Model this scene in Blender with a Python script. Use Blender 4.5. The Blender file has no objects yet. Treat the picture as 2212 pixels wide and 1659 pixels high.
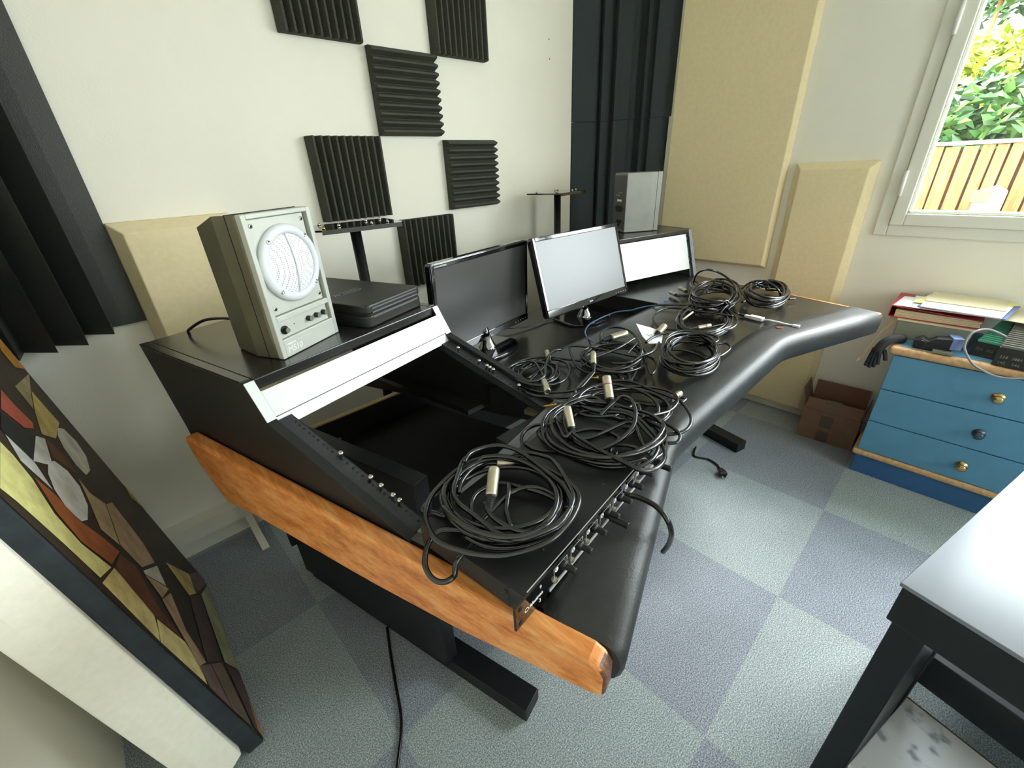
import bpy, bmesh, math, random
from mathutils import Vector, Matrix, noise
random.seed(7)
SC = bpy.context.scene
COL = SC.collection
PI = math.pi
def R(d): return math.radians(d)

# ------------------------------------------------------------------ materials
def lin(c):
    return tuple(((x/255.0)/12.92 if x/255.0 <= .04045 else ((x/255.0+.055)/1.055)**2.4) for x in c)
def new_mat(name):
    m = bpy.data.materials.new(name); m.use_nodes = True
    nt = m.node_tree; b = nt.nodes.get('Principled BSDF')
    return m, nt, b
def tex(nt, kind='Object', scale=(1,1,1)):
    tc = nt.nodes.new('ShaderNodeTexCoord'); mp = nt.nodes.new('ShaderNodeMapping')
    mp.inputs['Scale'].default_value = scale
    nt.links.new(tc.outputs[kind], mp.inputs['Vector']); return mp.outputs['Vector']
def noise_node(nt, vec, scale, detail=3, rough=.6):
    n = nt.nodes.new('ShaderNodeTexNoise'); n.inputs['Scale'].default_value = scale
    n.inputs['Detail'].default_value = detail; n.inputs['Roughness'].default_value = rough
    nt.links.new(vec, n.inputs['Vector']); return n.outputs['Fac']
def ramp(nt, fac, stops):
    r = nt.nodes.new('ShaderNodeValToRGB')
    els = r.color_ramp.elements
    while len(els) < len(stops): els.new(.5)
    for e, (p, c) in zip(els, stops):
        e.position = p; e.color = (*c, 1)
    nt.links.new(fac, r.inputs['Fac']); return r.outputs['Color']
def bump(nt, b, fac, strength, dist=.002):
    bp = nt.nodes.new('ShaderNodeBump'); bp.inputs['Strength'].default_value = strength
    bp.inputs['Distance'].default_value = dist
    nt.links.new(fac, bp.inputs['Height']); nt.links.new(bp.outputs['Normal'], b.inputs['Normal'])
def mat(name, rgb, rough=.5, metal=0.0, var=0.0, vscale=20, bmp=0.0, bscale=200, bdist=.001, spec=.5, coat=0.0):
    m, nt, b = new_mat(name)
    c = lin(rgb)
    b.inputs['Base Color'].default_value = (*c, 1)
    b.inputs['Roughness'].default_value = rough; b.inputs['Metallic'].default_value = metal
    b.inputs['Specular IOR Level'].default_value = spec
    if coat: b.inputs['Coat Weight'].default_value = coat; b.inputs['Coat Roughness'].default_value = .05
    if var or bmp: v = tex(nt)
    if var:
        f = noise_node(nt, v, vscale, 4)
        lo = tuple(x*(1-var) for x in c); hi = tuple(min(1, x*(1+var)) for x in c)
        nt.links.new(ramp(nt, f, [(.3, lo), (.7, hi)]), b.inputs['Base Color'])
    if bmp:
        bump(nt, b, noise_node(nt, v, bscale, 2), bmp, bdist)
    return m

M = {}
M['wall'] = mat('wall_paint', (240,236,222), .9, var=.02, vscale=3, bmp=.25, bscale=160, bdist=.002)
M['wall_r'] = mat('wall_paint_right', (236,234,222), .9, var=.02, vscale=3, bmp=.12, bscale=160, bdist=.002)
M['ceil'] = mat('ceiling_paint', (240,238,232), .9)
M['trim'] = mat('trim_white', (226,222,208), .5)
M['pvc'] = mat('window_pvc', (228,228,216), .35)
M['foam'] = mat('foam_charcoal', (74,74,66), .85, var=.35, vscale=260, bmp=.6, bscale=380, bdist=.002, spec=.2)
M['foamL'] = mat('foam_corner', (46,47,42), .55, var=.3, vscale=260, bmp=.6, bscale=380, bdist=.002, spec=.7)
M['foam2'] = mat('foam_slate', (60,66,68), .95, var=.2, vscale=260, bmp=.5, bscale=380, bdist=.002, spec=.2)
M['felt'] = mat('fabric_beige', (234,218,178), .95, var=.04, vscale=60, bmp=.3, bscale=500, bdist=.001, spec=.2)
M['felt2'] = mat('fabric_cream', (246,242,226), .95, var=.03, vscale=60, bmp=.3, bscale=500, bdist=.001, spec=.2)
M['desk'] = mat('desk_black', (36,35,32), .24, spec=.8, var=.25, vscale=14, bmp=.12, bscale=500, bdist=.0006)
M['deskside'] = mat('desk_black_side', (24,25,26), .5, var=.15, vscale=10, bmp=.1, bscale=500, bdist=.0006)
M['leather'] = mat('armrest_leather', (40,42,43), .46, var=.2, vscale=25, bmp=.5, bscale=260, bdist=.0012, spec=.6)
M['dark'] = mat('black_metal', (14,17,20), .45, var=.15, vscale=30)
M['inside'] = mat('black_inside', (14,15,17), .7)
M['strip'] = mat('steel_strip', (120,124,130), .38, .6, var=.1, vscale=50)
M['alu'] = mat('silver_panel', (206,208,208), .42, .3, var=.05, vscale=9, bmp=.1, bscale=300, bdist=.0004)
M['railm'] = mat('rack_rail', (58,60,64), .5, .3, var=.2, vscale=60)
M['screw'] = mat('screw_steel', (205,200,192), .22, 1.0)
M['gold'] = mat('gold_plug', (226,178,84), .25, 1.0)
M['nickel'] = mat('nickel_plug', (214,205,182), .3, .85, var=.08, vscale=120)
M['rubber'] = mat('cable_rubber', (20,20,21), .24, var=.2, vscale=40, spec=.9)
M['rubber_g'] = mat('cable_grey', (150,152,156), .4)
M['bluecable'] = mat('cable_blue', (96,128,176), .4)
M['blackp'] = mat('black_plastic', (24,25,26), .42, var=.1, vscale=40, bmp=.15, bscale=600, bdist=.0006)
M['casep'] = mat('case_plastic', (36,36,33), .40, var=.15, vscale=30, bmp=.35, bscale=700, bdist=.0008)
M['casetrim'] = mat('case_trim', (120,124,126), .35, .5)
M['gloss'] = mat('black_gloss', (12,13,16), .08, spec=.7, coat=.6)
M['screenL'] = mat('screen_dark', (70,70,69), .28, spec=.8, var=.06, vscale=3)
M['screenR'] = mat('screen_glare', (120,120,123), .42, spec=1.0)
M['chrome'] = mat('chrome_ball', (160,162,166), .1, 1.0)
M['spk'] = mat('speaker_shell', (118,114,96), .42, .45, var=.1, vscale=12, bmp=.08, bscale=400, bdist=.0004)
M['spkf'] = mat('speaker_front', (196,198,190), .45, .2, var=.06, vscale=12)
M['spkring'] = mat('speaker_ring', (222,224,230), .4)
M['spkr'] = mat('speaker_shell_right', (128,128,120), .45, .35, var=.06, vscale=14)
M['spkback'] = mat('speaker_back', (82,83,82), .5, .3, var=.1, vscale=20)
M['grey'] = mat('grey_plastic', (120,120,112), .45)
M['white'] = mat('white_plastic', (236,236,234), .4)
M['letter'] = mat('white_print', (232,232,230), .6)
M['letterd'] = mat('pale_print', (236,238,234), .6)
M['paper'] = mat('paper_white', (238,238,240), .8, var=.02, vscale=20)
M['manila'] = mat('paper_manila', (222,210,178), .8, var=.03, vscale=20)
M['yellow'] = mat('paper_yellow', (244,234,160), .8)
M['red'] = mat('binder_red', (176,44,58), .45, var=.15, vscale=20)
M['boxgrey'] = mat('box_file_grey', (132,138,128), .8, var=.06, vscale=30)
M['blue'] = mat('cabinet_blue', (92,150,184), .5, var=.05, vscale=8)
M['blued'] = mat('cabinet_plinth_blue', (52,100,150), .55, var=.05, vscale=8)
M['card'] = mat('cardboard', (132,100,80), .85, var=.06, vscale=30)
M['cardin'] = mat('cardboard_inside', (120,90,76), .85, var=.06, vscale=30)
M['tape'] = mat('brown_tape', (96,78,66), .35)
M['brass'] = mat('brass_knob', (204,176,120), .25, .9)
M['pewter'] = mat('pewter_knob', (84,96,108), .35, .6)
M['green'] = mat('green_strip', (96,190,160), .5)
M['bluegrey'] = mat('blue_grey', (108,128,176), .5)
M['glove'] = mat('glove_black', (34,38,42), .7, bmp=.3, bscale=300)
M['copper'] = mat('copper_coin', (170,96,74), .35, .8)
M['tabletop'] = mat('table_window_glare', (124,130,142), .2, var=.03, vscale=4, spec=.5)  # pale colour stands in for the window reflected in the table's gloss
M['tableblk'] = mat('table_black', (22,28,32), .4, var=.1, vscale=10)
M['rawwood'] = mat('raw_board_edge', (206,178,128), .7, var=.12, vscale=60)
M['canvasedge'] = mat('canvas_edge', (40,47,52), .75, var=.3, vscale=30)

def wood(name, dark, mid, light, axis_scale, rough=.35):
    m, nt, b = new_mat(name)
    v = tex(nt, 'Object', axis_scale)
    n1 = noise_node(nt, v, 5, 6, .65); n2 = noise_node(nt, v, 22, 3, .6)
    mx = nt.nodes.new('ShaderNodeMath'); mx.operation = 'MULTIPLY_ADD'
    mx.inputs[1].default_value = .3
    nt.links.new(n2, mx.inputs[0])
    sc = nt.nodes.new('ShaderNodeMath'); sc.operation = 'MULTIPLY'; sc.inputs[1].default_value = .7
    nt.links.new(n1, sc.inputs[0]); nt.links.new(sc.outputs[0], mx.inputs[2])
    nt.links.new(ramp(nt, mx.outputs[0], [(.3, lin(dark)), (.48, lin(mid)), (.68, lin(light))]), b.inputs['Base Color'])
    b.inputs['Roughness'].default_value = rough
    bump(nt, b, n2, .08, .001)
    return m
M['wood'] = wood('mahogany', (156,80,32), (222,138,70), (246,184,118), (9,.9,7))
M['wornwood'] = wood('worn_mahogany', (58,32,22), (86,50,34), (150,110,80), (30,30,30))
M['pine'] = wood('pine_bead', (176,132,90), (206,164,118), (226,192,150), (3,12,12), .5)
M['fenced'] = mat('fence_backing', (84,48,30), .8)
M['fencew'] = wood('fence_board', (104,62,32), (140,94,52), (176,134,86), (8,8,.8), .8)

def carpet():
    m, nt, b = new_mat('carpet_tiles')
    tc = nt.nodes.new('ShaderNodeTexCoord')
    sp = nt.nodes.new('ShaderNodeSeparateXYZ'); nt.links.new(tc.outputs['Object'], sp.inputs[0])
    def idx(sock, off, size):
        a = nt.nodes.new('ShaderNodeMath'); a.operation = 'SUBTRACT'; a.inputs[1].default_value = off
        nt.links.new(sock, a.inputs[0])
        d = nt.nodes.new('ShaderNodeMath'); d.operation = 'DIVIDE'; d.inputs[1].default_value = size
        nt.links.new(a.outputs[0], d.inputs[0])
        f = nt.nodes.new('ShaderNodeMath'); f.operation = 'FLOOR'; nt.links.new(d.outputs[0], f.inputs[0])
        return f.outputs[0]
    ix = idx(sp.outputs['X'], 1.305, .575); iy = idx(sp.outputs['Y'], .105, .575)
    s = nt.nodes.new('ShaderNodeMath'); s.operation = 'ADD'
    nt.links.new(ix, s.inputs[0]); nt.links.new(iy, s.inputs[1])
    md = nt.nodes.new('ShaderNodeMath'); md.operation = 'FLOORED_MODULO'; md.inputs[1].default_value = 2
    nt.links.new(s.outputs[0], md.inputs[0])
    n1 = noise_node(nt, tc.outputs['Object'], 300, 3, .8)
    n2 = noise_node(nt, tc.outputs['Object'], 7, 3, .6)
    A = ramp(nt, n1, [(.32, lin((66,78,86))), (.5, lin((152,163,166))), (.68, lin((232,240,240)))])
    B = ramp(nt, n1, [(.32, lin((60,66,78))), (.5, lin((136,143,154))), (.68, lin((214,220,230)))])
    mx = nt.nodes.new('ShaderNodeMix'); mx.data_type = 'RGBA'
    nt.links.new(md.outputs[0], mx.inputs['Factor']); nt.links.new(A, mx.inputs['A']); nt.links.new(B, mx.inputs['B'])
    m2 = nt.nodes.new('ShaderNodeMix'); m2.data_type = 'RGBA'; m2.blend_type = 'MULTIPLY'; m2.inputs['Factor'].default_value = .35
    nt.links.new(mx.outputs['Result'], m2.inputs['A'])
    nt.links.new(ramp(nt, n2, [(.3, (.72,.72,.72)), (.7, (1,1,1))]), m2.inputs['B'])
    nt.links.new(m2.outputs['Result'], b.inputs['Base Color'])
    b.inputs['Roughness'].default_value = 1; b.inputs['Specular IOR Level'].default_value = .15
    bump(nt, b, n1, .3, .002)
    return m
M['carpet'] = carpet()

def paint(name, rgb):
    return mat(name, rgb, .6, var=.28, vscale=16, bmp=.4, bscale=70, bdist=.001)
PCOL = dict(dark=(58,46,34), yellow=(246,230,150), yellow2=(236,214,146), white=(242,240,234), white2=(214,208,194), brown=(108,62,40),
  brown2=(112,92,72), ochre=(204,180,110), ochre2=(160,146,104), orange=(176,100,54), orange2=(190,124,64), tan=(190,164,124), tan2=(184,152,118),
  red=(196,92,74), black=(30,34,36), gold=(186,130,52), gold2=(190,150,60), mauve=(116,92,86), green=(168,168,124), plum=(84,62,58))
for k, c in PCOL.items(): M['p_'+k] = paint('paint_'+k, c)

# glass: thin pane that lets daylight straight through
def glass():
    m, nt, b = new_mat('window_glass')
    nt.nodes.remove(b)
    out = nt.nodes['Material Output']
    t = nt.nodes.new('ShaderNodeBsdfTransparent'); t.inputs['Color'].default_value = (.97,.98,.97,1)
    g = nt.nodes.new('ShaderNodeBsdfGlossy'); g.inputs['Roughness'].default_value = .02
    mx = nt.nodes.new('ShaderNodeMixShader'); mx.inputs['Fac'].default_value = .05
    nt.links.new(t.outputs[0], mx.inputs[1]); nt.links.new(g.outputs[0], mx.inputs[2])
    nt.links.new(mx.outputs[0], out.inputs['Surface'])
    return m
M['glass'] = glass()
def leafmat(name, dark, mid, light):
    m, nt, b = new_mat(name)
    g = nt.nodes.new('ShaderNodeNewGeometry')
    nt.links.new(ramp(nt, g.outputs['Random Per Island'], [(0, lin(dark)), (.5, lin(mid)), (1, lin(light))]), b.inputs['Base Color'])
    b.inputs['Roughness'].default_value = .45
    b.inputs['Transmission Weight'].default_value = 0
    return m
M['leaf'] = leafmat('leaves_green', (24,56,26), (52,92,40), (104,140,66))
M['leaf2'] = leafmat('leaves_lime', (104,120,24), (150,160,48), (190,190,90))
M['grass'] = mat('garden_ground', (96,110,62), .9, var=.2, vscale=10)

# ------------------------------------------------------------------ mesh builder
class MB:
    def __init__(s): s.v = []; s.f = []; s.m = []; s.mi = 0; s.X = Matrix.Identity(4); s.sm = []; s.smooth = False
    def add(s, vs, fs, smooth=None):
        o = len(s.v)
        s.v += [tuple(s.X @ Vector(p)) for p in vs]
        for f in fs:
            s.f.append(tuple(i+o for i in f)); s.m.append(s.mi); s.sm.append(s.smooth if smooth is None else smooth)
        return s
    def box(s, x0, x1, y0, y1, z0, z1):
        v = [(x0,y0,z0),(x1,y0,z0),(x1,y1,z0),(x0,y1,z0),(x0,y0,z1),(x1,y0,z1),(x1,y1,z1),(x0,y1,z1)]
        return s.add(v, [(0,3,2,1),(4,5,6,7),(0,1,5,4),(1,2,6,5),(2,3,7,6),(3,0,4,7)])
    def prism(s, poly, a, b, axis='z'):
        # poly 2d; axis z: (x,y); axis x: (y,z); axis y: (x,z)
        def P(p, t):
            return (p[0],p[1],t) if axis=='z' else ((t,p[0],p[1]) if axis=='x' else (p[0],t,p[1]))
        n = len(poly)
        v = [P(p,a) for p in poly]+[P(p,b) for p in poly]
        f = [tuple(range(n-1,-1,-1)), tuple(range(n,2*n))]+[(i,(i+1)%n,n+(i+1)%n,n+i) for i in range(n)]
        return s.add(v, f)
    def tube(s, pts, r, n=8, closed=False):
        pts = [Vector(p) for p in pts]; k = len(pts)
        rr = r if hasattr(r,'__len__') else [r]*k
        up = Vector((0,0,1)); vs = []; prev = None
        for i, p in enumerate(pts):
            a = pts[i-1] if i > 0 else (pts[-1] if closed else p); b = pts[(i+1)%k] if (i < k-1 or closed) else p
            t = (b-a)
            if t.length < 1e-9: t = Vector((0,0,1))
            t.normalize()
            if prev is None:
                nrm = t.cross(up)
                if nrm.length < 1e-3: nrm = t.cross(Vector((1,0,0)))
                nrm.normalize()
            else:
                nrm = prev - t*prev.dot(t)
                if nrm.length < 1e-6: nrm = t.orthogonal()
                nrm.normalize()
            prev = nrm; bn = t.cross(nrm)
            for j in range(n):
                an = 2*PI*j/n; vs.append(tuple(p + (nrm*math.cos(an)+bn*math.sin(an))*rr[i]))
        fs = []
        for i in range(k if closed else k-1):
            i2 = (i+1)%k
            for j in range(n):
                j2 = (j+1)%n; fs.append((i*n+j, i*n+j2, i2*n+j2, i2*n+j))
        if not closed:
            fs.append(tuple(range(n-1,-1,-1))); fs.append(tuple((k-1)*n+j for j in range(n)))
        return s.add(vs, fs, True)
    def lathe(s, p0, d, prof, n=20, smooth=True):
        # prof: (distance along d, radius)
        p0 = Vector(p0); d = Vector(d).normalized(); a = d.orthogonal().normalized(); b = d.cross(a)
        vs = []; fs = []
        for t, r in prof:
            for j in range(n):
                an = 2*PI*j/n; vs.append(tuple(p0+d*t+(a*math.cos(an)+b*math.sin(an))*max(r,1e-5)))
        k = len(prof)
        for i in range(k-1):
            for j in range(n):
                j2 = (j+1)%n; fs.append((i*n+j, i*n+j2, (i+1)*n+j2, (i+1)*n+j))
        fs.append(tuple(range(n-1,-1,-1))); fs.append(tuple((k-1)*n+j for j in range(n)))
        return s.add(vs, fs, smooth)
    def build(s, name, m, parent=None, bevel=0, seg=2, loc=None, label=None, smooth_angle=None):
        me = bpy.data.meshes.new(name)
        if parent is not None: inv = parent['_inv'] if False else WM[parent.name].inverted()
        elif loc is not None: inv = Matrix.Translation(loc).inverted()
        else: inv = Matrix.Identity(4)
        me.from_pydata([tuple(inv @ Vector(p)) for p in s.v], [], s.f)
        ms = m if isinstance(m, (list,tuple)) else [m]
        for q in ms: me.materials.append(q)
        for p, mi, sm in zip(me.polygons, s.m, s.sm):
            p.material_index = mi; p.use_smooth = sm
        bm = bmesh.new(); bm.from_mesh(me)
        bmesh.ops.recalc_face_normals(bm, faces=bm.faces)
        big = [f for f in bm.faces if len(f.verts) > 4]
        if big and bevel == 0: bmesh.ops.triangulate(bm, faces=[f for f in big if not f.smooth or len(f.verts) > 40])
        bm.to_mesh(me); bm.free()
        o = bpy.data.objects.new(name, me); COL.objects.link(o)
        if parent is not None:
            o.parent = parent; WM[o.name] = WM[parent.name]
        elif loc is not None:
            o.location = loc; WM[o.name] = Matrix.Translation(loc)
        else: WM[o.name] = Matrix.Identity(4)
        if bevel:
            b = o.modifiers.new('bevel','BEVEL'); b.width = bevel; b.segments = seg; b.limit_method = 'ANGLE'; b.angle_limit = R(30)
            b.harden_normals = False
        if label: o['label'] = label
        return o
WM = {}
def empty(name, loc, label, cat, group=None, rz=0.0):
    o = bpy.data.objects.new(name, None); COL.objects.link(o); o.empty_display_size = .05
    o.location = loc; o.rotation_euler = (0,0,rz)
    WM[o.name] = Matrix.Translation(loc) @ Matrix.Rotation(rz, 4, 'Z')
    o['label'] = label; o['category'] = cat
    if group: o['group'] = group
    return o
def tag(o, label, cat, group=None):
    o['label'] = label; o['category'] = cat
    if group: o['group'] = group
    return o
def struct(o, label=None):
    o['kind'] = 'structure'
    if label: o['label'] = label
    return o
def frame(O, ux, uy=None):
    ux = Vector(ux).normalized(); uz = Vector((0,0,1)); uy = uz.cross(ux) if uy is None else Vector(uy).normalized()
    m = Matrix.Identity(4)
    for i in range(3): m[i][0] = ux[i]; m[i][1] = uy[i]; m[i][2] = uz[i]; m[i][3] = O[i]
    return m
def frame3(O, ux, uy, uz):
    m = Matrix.Identity(4)
    for i in range(3): m[i][0] = ux[i]; m[i][1] = uy[i]; m[i][2] = uz[i]; m[i][3] = O[i]
    return m
def text_into(mb, body, size, X, depth=.0004, align='LEFT', shear=0.0, bold=0.0):
    """letters as geometry: x right, y up, z out of the surface, placed by matrix X"""
    cu = bpy.data.curves.new('t', 'FONT'); cu.body = body; cu.size = size; cu.extrude = depth; cu.align_x = align
    cu.shear = shear; cu.offset = bold; cu.resolution_u = 3
    o = bpy.data.objects.new('t', cu); COL.objects.link(o)
    dg = bpy.context.evaluated_depsgraph_get()
    me = bpy.data.meshes.new_from_object(o.evaluated_get(dg))
    old = mb.X; mb.X = X
    mb.add([tuple(v.co) for v in me.vertices], [tuple(p.vertices) for p in me.polygons])
    mb.X = old
    bpy.data.objects.remove(o); bpy.data.curves.remove(cu); bpy.data.meshes.remove(me)
def cr(pts, sub=5):
    """smooth curve through points"""
    P = [Vector(p) for p in pts]; out = []
    for i in range(len(P)-1):
        p0 = P[max(i-1,0)]; p1 = P[i]; p2 = P[i+1]; p3 = P[min(i+2,len(P)-1)]
        for k in range(sub):
            t = k/sub
            out.append(.5*((2*p1)+(p2-p0)*t+(2*p0-5*p1+4*p2-p3)*t*t+(3*p1-p0-3*p2+p3)*t**3))
    out.append(P[-1]); return out
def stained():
    m_, nt, b = new_mat('stained_window_glare')
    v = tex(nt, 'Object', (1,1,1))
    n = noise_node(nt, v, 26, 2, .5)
    nt.links.new(ramp(nt, n, [(.30, lin((150,160,168))), (.37, lin((206,210,216))), (.42, lin((222,225,230)))]), b.inputs['Base Color'])  # pale tones carry the window reflection, the darker marks are stains
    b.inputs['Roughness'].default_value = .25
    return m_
M['stained'] = stained()
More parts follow.
